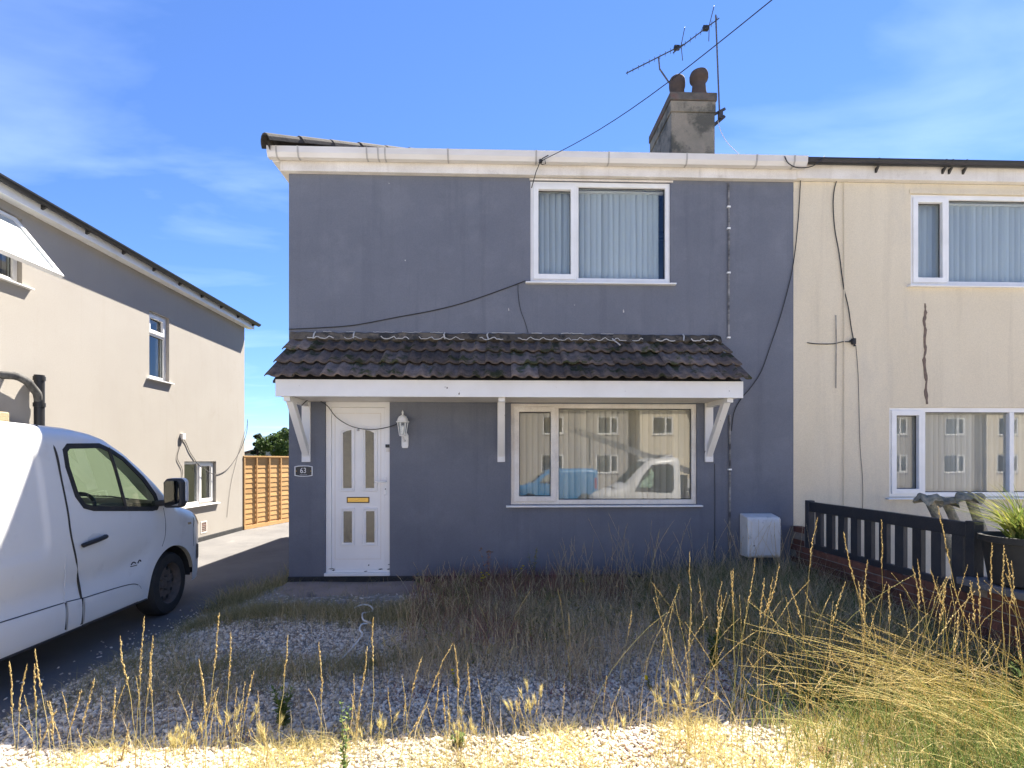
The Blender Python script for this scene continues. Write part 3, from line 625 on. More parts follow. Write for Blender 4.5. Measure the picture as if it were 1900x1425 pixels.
window(HL, *w_stair, transom=w_stair[2]+(w_stair[3]-w_stair[2])*.68, sash='top', glass='glass', mat='upvc', y=.06, sillx=.07, label='narrow landing window with small top light')
window(HL, *w_back, mull=(w_back[0]+w_back[1])/2+.02, sash='right', glass='glass', mat='upvc', y=.06, sillx=.08, label='small ground floor window with two panes')
wn = window(HL, *w_near, mull=None, sash=None, glass='glass', mat='upvc', y=.06, sillx=.12, label='bathroom window with its frosted casement propped open')
MB().box(w_near[0]+.05, w_near[1]-.05, .5, .52, w_near[2], w_near[3]).build('curtain', M['interior'], wn)
# top-hung sash, swung out about its head
sx0, sx1 = w_near[0]+.02, w_near[1]-.10; sh = .926
sash = MB().ring(sx0, sx1, -sh, 0, .065, -.03, .03).build('open_sash', M['upvc'], wn, bevel=.006)
sash.location = (0, .0, w_near[3]-.05); sash.rotation_euler = (R(-39), 0, 0)
fp = MB().box(sx0+.06, sx1-.06, -.004, .004, -sh+.06, -.06).build('frosted_pane', M['glass_frost'], wn)
fp.location = sash.location; fp.rotation_euler = sash.rotation_euler
# bare dark footing
MB().prismx([(-.010,-.5),(-.010,-.165),(-.002,-.15),(-.002,-.5)], 0, LEN).build('plinth', M['dark_bitumen'], HL)
# eaves
MB().box(-.1, LEN+.16, -.16, -.135, ZL-.03, ZL+.10).build('fascia', M['upvc'], HL, bevel=.004)
MB().box(-.1, LEN+.16, -.1345, -.001, ZL-.022, ZL-.008).build('soffit', M['upvc'], HL)
gutter(HL, -.2, LEN+.24, -.162, ZL+.125, 'black_plastic', square=False, r=.06)
for i in range(12):
    x = LEN+.05-i*.72; MB().prismx([(-.161, ZL+.085), (-.161, ZL+.03), (-.17, ZL+.03), (-.25, ZL+.075)], x-.014, x+.014).build('gutter_bracket', M['black_plastic'], HL)
hip_roof(HL, -.15, LEN+.2, -.26, 6.4, ZL+.13, .48, M['roof_tile'], hip_l=True, hip_r=True)
# air brick
ax, az = LP(378, 978); ab = MB().ring(ax-.11, ax+.11, az-.12, az+.12, .02, -.006, .01).build('air_brick', M['upvc_old'], HL)
for i in range(5): MB().box(ax-.085, ax+.085, -.004, -.0005, az-.085+i*.037, az-.070+i*.037).build('air_slot', M['brick'], ab)
# soil stack with branch
sxp, szt = LP(73, 696, .09)
sp = MB().tube([(sxp, -.09, -.2), (sxp, -.09, szt)], .056, 14).build('soil_stack', M['black_plastic'], HL, smooth=True)
for dz in (.02, .36, .72, 1.2): MB().tube([(sxp, -.09, szt-dz-.05), (sxp, -.09, szt-dz)], .066, 14).build('collar', M['black_plastic'], sp, smooth=True)
bx_, bz_ = LP(25, 697, .10)
MB().tube([(bx_-.05, .02, bz_+.0), (bx_, -.10, bz_-.0), (bx_+.06, -.12, bz_-.01), (bx_+.17, -.12, bz_-.05), (sxp-.05, -.105, szt-.24), (sxp, -.09, szt-.36)], .048, 12).build('branch_pipe', mk('pipe_weathered', (.035,.034,.033), .8, (.16,.155,.145), scale=14, amt=.7, stretch=(1,1,.4)), sp, smooth=True)
MB().tube([(sxp-.70, -.05, szt-.62), (sxp-.35, -.06, szt-.66), (sxp, -.09, szt-.80)], .022, 8).build('waste_pipe', M['black_plastic'], sp, smooth=True)
# boiler flue
fx, fz = LP(8, 778, .1)
fl = MB().box(fx-.10, fx+.07, -.10, .01, fz-.09, fz+.09).build('flue_block', mk('flue_stone', (.42,.34,.20), .9, (.30,.24,.15), scale=20, bump=.7, bscale=60), HL, bevel=.015)

# ================================================================== things fixed to the walls
def wallpath(pts, off=-.012, Y=YW): return [tuple(onY(px, py, Y+off)) for px, py in pts]
def smooth_path(pts, n=6):
    P = [Vector(p) for p in pts]; out = []
    for i in range(len(P)-1):
        p0, p1, p2, p3 = P[max(i-1,0)], P[i], P[i+1], P[min(i+2,len(P)-1)]
        for k in range(n):
            t = k/n; out.append(.5*((2*p1)+(p2-p0)*t+(2*p0-5*p1+4*p2-p3)*t*t+(3*p1-p0-3*p2+p3)*t**3))
    return out+[P[-1]]
def cable(pts, r, label, mat='cable', name='cable', group=None, n=6):
    return tag(MB().tube(smooth_path(pts, n), r, 6).build(name, M[mat], None, True), label, 'cable', group)
cable(wallpath([(536,611),(600,608),(660,603),(740,588),(800,577),(860,562),(930,538),(975,521)]), .006, 'black cable running along the grey wall above the canopy')
cable(wallpath([(961,528),(962,550),(966,575),(975,600),(980,618)]), .0035, 'thin loose wire hanging below the upper window of the grey house')
cable([tuple(onY(560,752,YW-.30)), tuple(onY(577,740,YW-.1)), tuple(onY(604,750,YW-.03)), tuple(onY(625,775,YW-.03)), tuple(onY(655,792,YW-.03)), tuple(onY(690,797,YW-.03)), tuple(onY(722,792,YW-.03)), tuple(onY(738,786,YW-.04))], .0055, 'black cable looping across the front door to the lantern')
cable(wallpath([(1486,296),(1485,340),(1480,420),(1470,500),(1450,580),(1430,640),(1412,690),(1392,720),(1375,740),(1362,765),(1357,800)], -.018), .0055, 'long black cable hanging down across the party line of grey and cream houses')
cable([tuple(onY(1456,290,YW-.2)), tuple(onY(1463,303,YW-.2)), tuple(onY(1480,311,YW-.2)), tuple(onY(1505,309,YW-.2)), tuple(onY(1522,298,YW-.2)), tuple(onY(1530,290,YW-.12))], .006, 'short black cable loop tied under the gutter joint')
cable(wallpath([(1548,305),(1554,325),(1548,352),(1546,380),(1549,425),(1557,470),(1565,530),(1574,570),(1579,605),(1584,632)], -.016), .006, 'black cable hanging down the cream wall to a small junction')
cable(wallpath([(1498,636),(1515,638),(1545,638),(1565,634),(1582,635)], -.014), .006, 'short horizontal black cable on the cream wall')
j = empty('cable_junction', onY(1583,634,YW-.02), 0, 'small black cable junction on the cream wall', 'junction box')
MB().box(-.022,.022,-.03,.012,-.035,.04).build('junction_box', M['cable'], j, bevel=.008); MB().tube([(-.05,-.01,.01),(0,-.012,0),(.01,-.012,-.06)], .012, 6).build('gland', M['cable'], j)
cable(wallpath([(1588,640),(1592,690),(1594,760),(1596,830),(1600,880),(1601,920),(1600,960)], -.01), .003, 'thin grey wire trailing below the junction on the cream wall', 'aerial_metal')
# conduits
def conduit(px, y0, y1, r, mat, label, par='wall', clips=()):
    p0, p1 = onY(px, y0, YW-.016), onY(px+ (2 if y1-y0 > 200 else 0), y1, YW-.016)
    e = empty('conduit', (p0.x, YW, 0), 0, label, 'conduit')
    MB().tube([(0,-.016,p0.z),(.004,-.017,(p0.z*2+p1.z)/3),(0,-.016,p1.z)], r, 8).build('pipe', M[mat], e, True)
    for c in clips: z = onY(px, c, YW).z; MB().box(-r-.008, r+.008, -.016-r-.003, -.001, z-.01, z+.01).build('clip', M['upvc'], e, bevel=.002)
    return e
M['conduit_grey'] = mk('conduit_grey', (.07,.07,.075), .7, (.42,.40,.38), scale=9, amt=.7, stretch=(.2,.2,1.2))
conduit(1352, 340, 628, .012, 'conduit_grey', 'thin peeling grey conduit on the upper grey wall', clips=(385, 425, 507, 627))
conduit(1354, 770, 1040, .013, 'conduit_grey', 'thin dark conduit on the lower grey wall by the meter box', clips=(871,))
conduit(1326, 860, 1040, .004, 'cable', 'fine vertical wire beside the lower window of the grey house')
conduit(1566, 340, 940, .006, 'cream_render', 'cream painted conduit running down the whole cream wall')
conduit(1551, 585, 720, .005, 'conduit_grey', 'short stained wire on the cream wall left of the painted conduit')
# cables on the beige house
def lpath(pts, off=.012): return [tuple(onX(px, py, XLH+off)) for px, py in pts]
cable(lpath([(337,811),(345,822),(352,838),(361,852),(368,862),(385,874),(400,880),(420,872),(438,850),(450,826),(458,800),(459,778)]), .0065, 'grey cable sagging from the box over the rear window of the beige house', 'aerial_metal')
cable(lpath([(335,812),(333,830),(329,850),(338,870),(337,890),(332,920)]), .005, 'grey wire hanging beside the small window of the beige house', 'aerial_metal')
cable(lpath([(460,782),(452,810),(440,850),(428,900),(421,960)]), .0035, 'thin wire falling from the rear corner of the beige house', 'aerial_metal')
e = empty('cable_box', onX(337, 810, XLH+.0), 0, 'small grey cable entry box on the beige wall', 'junction box'); MB().box(0,.05,-.05,.05,-.06,.06).build('cover', M['upvc_old'], e, bevel=.008)
# wall lantern
LN = empty('wall_lantern', onY(750, 800, YW), 0, 'white coach lantern on the wall beside the front door', 'lantern')
def lnz(py): return onY(750, py, YW-.1).z-onY(750, 800, YW).z
bz0 = lnz(828)
m = MB(); out = [(-.035,.0),(-.042,.03),(-.042,.15),(-.03,.18),(.03,.18),(.042,.15),(.042,.03),(.035,0)]
m.prism([(p[0]+.012, p[1]+bz0-.02) for p in out], -.022, -.001).build('back_plate', M['upvc'], LN, bevel=.006)
MB().tube([(.012,-.02,bz0+.07), (.012,-.05,bz0+.065), (.006,-.085,bz0+.09), (0,-.10,bz0+.125)], .012, 8).build('arm', M['upvc'], LN, True)
ly = -.105; lb = bz0+.13; lt = lnz(783)
MB().lathe([(.0,lb-.012),(.04,lb-.008),(.042,lb+.004),(0,lb+.006)], 6, (0,ly,0)).build('lamp_base', M['upvc'], LN)
for k in range(6):
    a = math.pi/3*k+.3; MB().beam((.038*math.cos(a), ly+.038*math.sin(a), lb), (.062*math.cos(a), ly+.062*math.sin(a), lt), .008, .008).build('lamp_bar', M['upvc'], LN)
MB().lathe([(.036,lb+.006),(.060,lt)], 6, (0,ly,0)).build('lamp_glass', M['glass'], LN)
MB().lathe([(0,lb+.01),(.014,lb+.02),(.016,lb+.05),(.028,lb+.085),(.024,lb+.11),(0,lb+.125)], 12, (0,ly,0)).build('bulb', M['upvc'], LN, True)
MB().lathe([(.078,lt-.004),(.08,lt+.006),(.066,lt+.014),(.062,lt+.035),(.045,lt+.065),(.02,lt+.080),(.010,lt+.086),(.009,lt+.10),(.014,lt+.112),(.008,lt+.128),(0,lt+.145)], 16, (0,ly,0)).build('lamp_cap', M['upvc'], LN, True)
# number sign
SG = empty('house_number_sign', onY(564, 874, YW), 0, 'black house number plate reading 63 left of the front door', 'sign')
def sgo(w, h, bulge): return [(-w,-h*.82),(-w*.55,-h*.97),(0,-h),(w*.55,-h*.97),(w,-h*.82),(w,h*.82),(w*.55,h*.97),(0,h),(-w*.55,h*.97),(-w,h*.82)]
MB().prism(sgo(.098,.060,.01), -.012, -.001).build('plate', mk('plate_black', (.025,.027,.032), .35), SG, bevel=.002)
MB().polyring(sgo(.108,.068,.01), sgo(.097,.058,.01), -.017, -.0015).build('rim', M['upvc'], SG, bevel=.002)
tc = bpy.data.curves.new('numerals', 'FONT'); tc.body = '63'; tc.size = .092; tc.align_x = 'CENTER'; tc.align_y = 'CENTER'; tc.extrude = .0012
to = bpy.data.objects.new('tmp', tc); COL.objects.link(to); dg = bpy.context.evaluated_depsgraph_get(); me = bpy.data.meshes.new_from_object(to.evaluated_get(dg)); bpy.data.objects.remove(to)
me.materials.clear(); me.materials.append(M['upvc']); nu = place('numerals', me, SG, (-.004,-.0138,.004), (R(90),0,0), (.85,1,1))
MB().box(-.045,.04,-.0138,-.0118,-.044,-.0415).build('underline', M['upvc'], SG)
for sx in (-.088,.088): MB().lathe([(0,-.017),(.005,-.016),(.006,-.0118)], 8, (sx,0,0), 'y').build('screw', M['brass'], SG)
# meter box
MX = onY(1402, 990, YW); MBX = empty('meter_box', (MX.x, YW, 0), 0, 'weathered white gas meter box at the foot of the grey wall', 'meter box')
bz, tz = onY(1400,1035,YW-.2).z, onY(1400,962,YW-.2).z; hw = .205
MB().prismx([(-.001,bz),(-.20,bz),(-.215,bz+.02),(-.215,tz-.01),(-.19,tz+.012),(-.001,tz+.045)], -hw, hw).build('box', M['meter_white'], MBX, bevel=.014)
MB().box(-hw+.045, hw-.012, -.228, -.2155, bz+.03, tz-.035).build('door', M['meter_white'], MBX, bevel=.006)
MB().lathe([(0,-.234),(.007,-.233),(.008,-.228)], 8, (-hw+.07,0,bz+.15), 'y').build('lock', M['black_plastic'], MBX)
MB().box(hw-.008, hw+.006, -.223, -.19, bz+.12, bz+.18).build('hinge', M['steel'], MBX)
# overhead phone wire
a = onY(1003, 299, YW-.20); b2 = onY(1440, -8, YW-.2); d = (b2-a).normalized()
far = ray(1440, -8); 
wire = [a+(Vector((9.5, -9.0, 6.5))-a)*t for t in (0,)]
end = O+ray(1432, 0)*3.4
pts = [a.lerp(end, t)+Vector((0,0,-.10*math.sin(math.pi*t))) for t in np.linspace(0, 1, 14)]
d = (pts[-1]-pts[-2]); pts.append(pts[-1]+d*6)
tag(MB().tube(pts, .0038, 6).build('overhead_wire', M['cable'], None, True), 'overhead telephone wire rising from the gutter to the upper right', 'cable')
cl = empty('wire_clamp', a, 0, 'knot of black wire clamped to the white gutter', 'clamp')
MB().tube([(-.10,.12,-.26),(-.05,.05,-.10),(-.01,0,-.02),(.05,-.01,.02),(.06,0,-.03),(.02,-.01,-.045),(-.02,0,-.02),(.02,-.02,.02),(.09,-.04,.05)], .006, 6).build('wire_loop', M['cable'], cl, True)
MB().lathe([(0,-.03),(.018,-.02),(.02,.015),(0,.03)], 8).build('insulator', M['cable'], cl)
# ---- tv aerials on the chimney
def aerial(label, mast, boom_a, boom_b, nel, Yp, refl_at=None, box_t=.12, el=.10):
    r = empty('tv_aerial', mast[0], 0, label, 'aerial'); o = Vector(mast[0])
    MB().tube([tuple(Vector(p)-o) for p in mast], .014, 8).build('mast', M['mast_metal'], r, True)
    A, B = Vector(boom_a)-o, Vector(boom_b)-o; dirv = (B-A).normalized()
    MB().tube([tuple(A), tuple(B)], .010, 6).build('boom', M['aerial_metal'], r)
    side = Vector((.25,-.55,.75)); side = (side-dirv*side.dot(dirv)).normalized()
    for i in range(nel):
        t = .05+.93*i/(nel-1); p = A.lerp(B, t); h = el*(1.0-.35*t)
        MB().tube([tuple(p-side*h*.5), tuple(p+side*h*.5)], .0045, 5).build('element', M['aerial_metal'], r)
    p = A.lerp(B, box_t); MB().box(p.x-.05,p.x+.05,p.y-.03,p.y+.03,p.z-.035,p.z+.04).build('balun_box', M['black_plastic'], r, bevel=.008)
    q = A.lerp(B, box_t-.08)
    for sg in (1, -1):
        v = (side*sg+dirv*-.25).normalized(); MB().tube([tuple(q), tuple(q+v*.26)], .007, 5).build('reflector', M['aerial_metal'], r)
    return r
m0, m1 = onY(1333, 212, 8.9), onY(1328, 28, 8.9)
m0.x += .02
aerial('tall straight aerial mast with long boom at the right of the chimney', [tuple(m0), tuple(m0.lerp(m1,.5)), tuple(m1)], tuple(onY(1334,34,8.9)), tuple(onY(1249,98,8.6)), 9, 8.9, box_t=.30)
bk = empty('aerial_bracket', m0, 0, 'dark metal bracket holding the mast to the chimney', 'bracket')
MB().beam((-.16,.05,-.02),(.10,0,.10),.025,.04).build('strap', M['aerial_metal'], bk); MB().beam((-.15,.05,-.22),(.09,0,-.03),.03,.05).build('strap', M['aerial_metal'], bk); MB().box(-.02,.05,-.03,.03,-.08,.06).build('clamp', M['aerial_metal'], bk)
n0, n1, n2 = onY(1246,160,9.4), onY(1224,128,9.4), onY(1222,107,9.4)
aerial('low aerial on a cranked arm left of the chimney pots', [tuple(n0+Vector((.06,0,-.12))), tuple(n0), tuple(n1), tuple(n2)], tuple(onY(1269,82,9.5)), tuple(onY(1162,136,9.25)), 11, 9.4, box_t=.13)
cable([tuple(onY(1332,225,8.9)), tuple(onY(1338,245,8.85)), tuple(onY(1350,265,8.8)), tuple(onY(1368,283,8.7)), tuple(onY(1376,292,8.6))], .006, 'pale coaxial cable drooping from the chimney to the roof', 'upvc')

# ================================================================== timber fence beyond the driveway
FA, FB = Vector((-6.03, 12.50, 0)), Vector((-5.52, 14.45, 0)); fv = (FB-FA).normalized(); fr = math.atan2(fv.y, fv.x)
def fence_panel(at, label):
    f = empty('timber_fence', at, fr, label, 'fence'); W = 1.83; z0, z1 = -.24, 1.52
    rr = random.Random(at[0])
    nb = 14; hb = (z1-z0-.06)/nb
    for i in range(nb):
        z = z0+.02+i*hb; m = MB(); k = 6; ph = rr.uniform(0,6); am = rr.uniform(.004,.014)
        for s_, (yy, zo) in enumerate(((0,0),(0,1))):
            pass
        for j in range(k+1):
            x = .02+(W-.04)*j/k; wob = am*math.sin(ph+j*1.1)
            m.v += [(x,-.0255,z+wob-.012),(x,-.015,z+hb+.012),(x,-.009,z+hb+.012),(x,-.0165,z+wob-.012)]
        for j in range(k):
            for q in range(4): m.f.append((4*j+q, 4*j+(q+1) % 4, 4*j+4+(q+1) % 4, 4*j+4+q))
        m.f += [(0,1,2,3),(4*k,4*k+3,4*k+2,4*k+1)]
        m.build('board', M['fence_wood'], f)
    for x in (.0, .42, .88, 1.32, W-.04):
        MB().box(x, x+.04, -.058, -.033, z0, z1-.035).build('batten', M['fence_wood'], f, bevel=.003)
    MB().box(-.01, W+.01, -.062, .012, z1-.034, z1).build('top_rail', M['fence_wood'], f, bevel=.004)
    MB().box(0, W, -.064, -.0585, z0-.0, z0+.09).build('gravel_board', M['fence_wood'], f, bevel=.003)
    MB().box(W+.02, W+.10, -.06, .03, -.3, z1-.02).build('post', M['fence_wood'], f, bevel=.004)
    return f
fence_panel(FA, 'orange lapped timber fence panel next to the beige house')
fence_panel(FA+fv*1.93, 'further orange timber fence panel half hidden behind the grey house corner')

# ================================================================== garden wall and balustrade on the right
XW = 3.73
GW = empty('garden_wall', (XW, 0, 0), 0, 'low red brick garden wall between the two front gardens', 'wall')
MB().box(-.044, .044, 2.2, 6.355, -.4, .366).build('mortar_core', M['mortar'], GW)
MB().box(-.044, .044, 6.065, 6.356, .367, .59).build('mortar_core', M['mortar'], GW)
MB().box(-.044, .044, 2.2, 3.90, .367, .44).build('mortar_core', M['mortar'], GW)
bm_ = MB().box(-.05125,.05125,-.1075,.1075,-.0325,.0325)
bmesh_v = []
for s_ in range(4):
    b = MB(); b.v = [(x+random.uniform(-.002,.002), y+random.uniform(-.003,.003), z+random.uniform(-.002,.002)) for x, y, z in bm_.v]; b.f = bm_.f; bmesh_v.append(b.mesh('brick', M['brick']))
for c in range(-2, 11):
    z = -.19+c*.075
    if c <= 7: ys = np.arange(2.3, 6.30, .225)
    else: ys = np.concatenate([np.arange(2.3, 3.85, .225), [6.18]])
    for y in ys:
        yy = y+(.1125 if c % 2 else 0)
        if yy > 6.24: continue
        if c > 7 and yy < 6 and yy > 3.80: continue
        if c > 8 and yy < 6: continue
        place('brick', random.choice(bmesh_v), GW, (random.uniform(-.003,.003), yy, z), (0,0,R(random.uniform(-.5,.5))))
cp = tag(MB().box(-.15,.15,2.2,3.92,.446,.50).build('coping_slab', M['coping'], None, bevel=.008), 'blue-grey coping slab on the near end of the brick wall', 'coping'); cp.location = (XW,0,0)
BL = empty('timber_balustrade', (XW, 0, 0), 0, 'dark grey slatted timber railing on top of the brick wall', 'railing')
MB().box(-.026,.026,3.9,6.06,.80,.915).build('top_rail', M['dark_timber'], BL, bevel=.006)
MB().box(-.024,.024,3.9,6.06,.365,.425).build('bottom_rail', M['dark_timber'], BL, bevel=.006)
MB().box(-.04,.04,6.0,6.07,.345,.93).build('post', M['dark_timber'], BL, bevel=.006); MB().box(-.04,.04,3.88,3.96,.345,.93).build('post', M['dark_timber'], BL, bevel=.006)
sm = MB().box(-.02,.02,-.05,.05,.4,.82).mesh('slat', M['dark_timber'])
for i in range(10):
    o = place('slat', sm, BL, (0, 5.85-i*.2, 0), (0,0,R(random.uniform(-1,1))))
# ---- ornaments behind the railing
def mushroom(x, y, h, lean, seed, label):
    rr = random.Random(seed); g = empty('frilled_pole', (x, y, -.2), rr.uniform(0,6), label, 'garden ornament', None)
    top = Vector((lean[0], lean[1], h)); n = 9; pts = [Vector((lean[0]*(t**1.5), lean[1]*t, h*t)) for t in np.linspace(0,1,n)]
    g.rotation_euler = (0,0,0)
    MB().tube(pts, .055, 10, .04).build('stalk', M['stone'], g, True)
    m = MB(); K = 22; rings = ((.0,.02),(.04,.035),(.08,.03),(.105,.005),(.115,-.028),(.09,-.028),(.04,-.03))
    for ri, (r, dz) in enumerate(rings):
        for k in range(K):
            a = 2*math.pi*k/K; ruf = .026*math.sin(4*a+seed)*(r/.115)**2+.016*math.sin(7*a+seed*2)*(r/.115)
            m.v.append((top.x+(r+.012*math.sin(5*a+seed))*math.cos(a), top.y+(r+.012*math.sin(5*a))*math.sin(a), top.z+dz+ruf))
    for ri in range(len(rings)-1):
        for k in range(K): m.f.append((ri*K+k, ri*K+(k+1) % K, (ri+1)*K+(k+1) % K, (ri+1)*K+k))
    m.build('ruffled_cap', M['stone'], g, True)
p = onY(1722, 925, 5.0); mushroom(p.x+.42, 5.0, p.z+.2, (-.42, 0.0), 1, 'weathered leaning pole with mossy frilled top, leftmost of three behind the railing')
p = onY(1757, 930, 5.15); mushroom(p.x+.40, 5.15, p.z+.2, (-.40, .02), 2.3, 'weathered leaning pole with ragged grey frill, middle of three behind the railing')
p = onY(1795, 922, 4.9); mushroom(p.x+.36, 4.9, p.z+.2, (-.36, -.02), 4.1, 'weathered leaning pole with curled frill, rightmost of three behind the railing')
# ---- pot with spiky plant on the wall end
PT = empty('plant_pot', (XW+.06, 3.60, .501), 0, 'dark plastic planter at the near end of the brick wall', 'planter')
MB().lathe([(.16,0),(.19,.02),(.23,.31),(.25,.315),(.25,.36),(.225,.36),(.22,.33),(0,.32)], 24).build('pot', M['black_rubber'], PT, True)
# ================================================================== vans and cars
def interp(pts, s): xs, ys = zip(*pts); return float(np.interp(s, xs, ys))
def in_poly(poly, x, y):
    c = False; j = len(poly)-1
    for i in range(len(poly)):
        if (poly[i][1] > y) != (poly[j][1] > y) and x < (poly[j][0]-poly[i][0])*(y-poly[i][1])/(poly[j][1]-poly[i][1])+poly[i][0]: c = not c
        j = i
    return c
class Vehicle:
    """body shell lofted along its length; s runs back from the front axle, right side is +x, forward is +y"""
    def __init__(v, name, loc, rz, label, cat, prof, s0, s1, axles, hw, zb, paint, wheel_r=.33, tumble=.10, edge=.13, windows=(), screen=None, rear_screen=None, panel=None, group=None, ds=.03, nz=30, crown=.05):
        v.prof, v.s0, v.s1, v.hw, v.zb, v.axles, v.wr, v.tumble, v.edge, v.panel, v.crown = prof, s0, s1, hw, zb, axles, wheel_r, tumble, edge, panel, crown
        v.root = empty(name, loc, rz, label, cat, group); v.paint = paint; v.nz = nz
        ss = sorted(set([round(x, 4) for x in np.arange(s0, min(s1, 2.3), ds)]+[round(x, 4) for x in np.arange(min(s1, 2.3), s1, ds*3)]+[s1]))
        v.body(ss, windows, screen, rear_screen)
    def zt(v, s): return interp(v.prof, s)
    def zlow(v, s):
        z = v.zb
        for a in v.axles:
            r = v.wr*1.20
            if abs(s-a) < r: z = max(z, v.wr+math.sqrt(r*r-(s-a)**2))
        return z
    def W(v, s, z):
        w = v.hw; zt = v.zt(s)
        if z > 1.0: w -= v.tumble*((z-1.0)/.9)**1.3
        if z < .5: w -= .05*((.5-z)/.3)**2*.6
        t = (v.s0+.72-s)/.72
        if t > 0: w *= 1-.30*t**2.4
        t = (s-(v.s1-.35))/.35
        if t > 0: w *= 1-.06*t**2
        e = v.edge; q = (z-(zt-e))/e
        if q > 0: w -= e*.85*(1-math.sqrt(max(0, 1-min(1, q)**2)))
        if v.panel:                                       # pressed panel and door scallop
            p = v.panel
            dx = min(s-p[0], p[1]-s); dz = min(z-p[2], p[3]-z); d = min(dx, dz)
            if dx < .12 and dz < .12: d = .12-math.hypot(.12-dx, .12-dz)
            w -= .016*float(sstep(d/.05))
            w -= .034*math.exp(-((z-.64-.16*max(0, .9-s))/.12)**2)*float(sstep((s-.25)/.4))
            w -= .012*math.exp(-((z-.50)/.05)**2)*0
        return w
    def side_pt(v, s, z, side, off=0.0): return (side*(v.W(s, z)+off), -s, z)
    def body(v, ss, windows, screen, rear_screen):
        m = MB(); nz = v.nz; cols = {}
        for side in (1, -1):
            base = len(m.v)
            for s in ss:
                a, b = v.zlow(s), v.zt(s); a = min(a, b-.05)
                for k in range(nz+1):
                    t = k/nz; z = a+(b-a)*(t if b-a < .9 else (1-(1-t)**1.15)); m.v.append(v.side_pt(s, z, side))
            for i in range(len(ss)-1):
                for k in range(nz):
                    q = (base+i*(nz+1)+k, base+(i+1)*(nz+1)+k, base+(i+1)*(nz+1)+k+1, base+i*(nz+1)+k+1)
                    cz = sum(m.v[x][2] for x in q)/4; cs = (ss[i]+ss[i+1])/2
                    if any(in_poly(w, cs, cz) for w in windows): continue
                    m.f.append(q)
            cols[side] = base
        tops = {}; nc = 8; scr = MB(); body_top = len(m.v)
        for i, s in enumerate(ss):
            z = v.zt(s); w = v.W(s, z)
            for c in range(nc+1):
                x = -1+2*c/nc; m.v.append((x*w, -s+ (.10*(1-x*x) if screen and screen[0]-.3 < s < screen[1]+.1 else .12*(1-x*x) if s < v.s0+.2 else 0), z+v.crown*(1-x*x)))
        for i in range(len(ss)-1):
            for c in range(nc):
                q = (body_top+i*(nc+1)+c, body_top+i*(nc+1)+c+1, body_top+(i+1)*(nc+1)+c+1, body_top+(i+1)*(nc+1)+c)
                cs = (ss[i]+ss[i+1])/2
                if (screen and screen[0] < cs < screen[1] and 0 < c < nc-1) or (rear_screen and rear_screen[0] < cs < rear_screen[1] and 0 < c < nc-1):
                    n0 = len(scr.v); scr.v += [m.v[x] for x in q]; scr.f.append((n0, n0+1, n0+2, n0+3)); continue
                m.f.append(q)
        for s, fl in ((ss[0], 1), (ss[-1], -1)):                # nose and tail
            i = 0 if fl == 1 else len(ss)-1; nx = 6; b0 = len(m.v)
            for k in range(nz+1):
                p = m.v[cols[1]+i*(nz+1)+k]
                for c in range(nx+1):
                    x = 1-2*c/nx; m.v.append((p[0]*x, p[1]+fl*(.12 if fl == 1 else .03)*(1-x*x), p[2]))
            for k in range(nz):
                for c in range(nx): m.f.append((b0+k*(nx+1)+c, b0+k*(nx+1)+c+1, b0+(k+1)*(nx+1)+c+1, b0+(k+1)*(nx+1)+c))
        v.shell = m.build('body', v.paint, v.root, True)
        md = v.shell.modifiers.new('weld', 'WELD'); md.merge_threshold = .0015
        if scr.f: scr.build('windscreen', M['van_glass'], v.root, True)
        # closed floor, set above the sills
        MB().box(-v.hw+.12, v.hw-.12, -v.s1+.05, -v.s0-.35, v.zb+.06, v.zb+.12).build('floor_pan', M['interior_dark'], v.root)
    def patch(v, poly, side, off, mat, name, parent, step=.05, inner=None, th=.004):
        """a panel or ring lying on the side surface"""
        def dens(P):
            o = []
            for i in range(len(P)):
                a, b = P[i], P[(i+1) % len(P)]; n = 8
                o += [(a[0]+(b[0]-a[0])*k/n, a[1]+(b[1]-a[1])*k/n) for k in range(n)]
            return o
        m = MB(); A = dens(poly)
        if inner:
            B = dens(inner); k = len(A)
            for P, of in ((A, off), (B, off), (A, off-.012), (B, off-.012)): m.v += [v.side_pt(s, z, side, of) for s, z in P]
            for i in range(k):
                j = (i+1) % k; m.f += [(i, j, k+j, k+i), (i, 2*k+i, 2*k+j, j), (k+i, k+j, 3*k+j, 3*k+i)]
        else:
            # fill in concentric rings towards the centroid so that it follows the curvature
            c = (sum(p[0] for p in A)/len(A), sum(p[1] for p in A)/len(A)); k = len(A); R_ = 6
            for r in range(R_):
                f = 1-r/R_; m.v += [v.side_pt(c[0]+(p[0]-c[0])*f, c[1]+(p[1]-c[1])*f, side, off) for p in A]
            m.v.append(v.side_pt(*c, side, off))
            for r in range(R_-1):
                for i in range(k): j = (i+1) % k; m.f.append((r*k+i, r*k+j, (r+1)*k+j, (r+1)*k+i))
            for i in range(k): m.f.append(((R_-1)*k+i, (R_-1)*k+(i+1) % k, R_*k))
        return m.build(name, mat, parent, True)
    def line(v, pts, side, r, mat, name, parent, off=-.001):
        P = [v.side_pt(s, z, side, off) for s, z in pts]; return MB().tube(smooth_path(P, 6), r, 5).build(name, mat, parent)
    def wheel(v, s, side, rim='rim_rust', steer=0):
        e = MB(); r = v.wr; w = .20
        prof = [(r*.64,-w/2),(r*.70,-w/2-.006),(r*.93,-w/2+.002),(r*.985,-w/2+.03),(r,-w/2+.05),(r,w/2-.05),(r*.985,w/2-.03),(r*.93,w/2-.002),(r*.70,w/2+.006),(r*.64,w/2)]
        xo = side*(v.hw-.135)
        t = MB().lathe([(p[0], p[1]) for p in prof], 44, (0,0,0), 'x', cap=False).build('wheel', M['black_rubber'], v.root, True); t.location = (xo, -s, r); t.rotation_euler = (0,0,steer)
        k = side
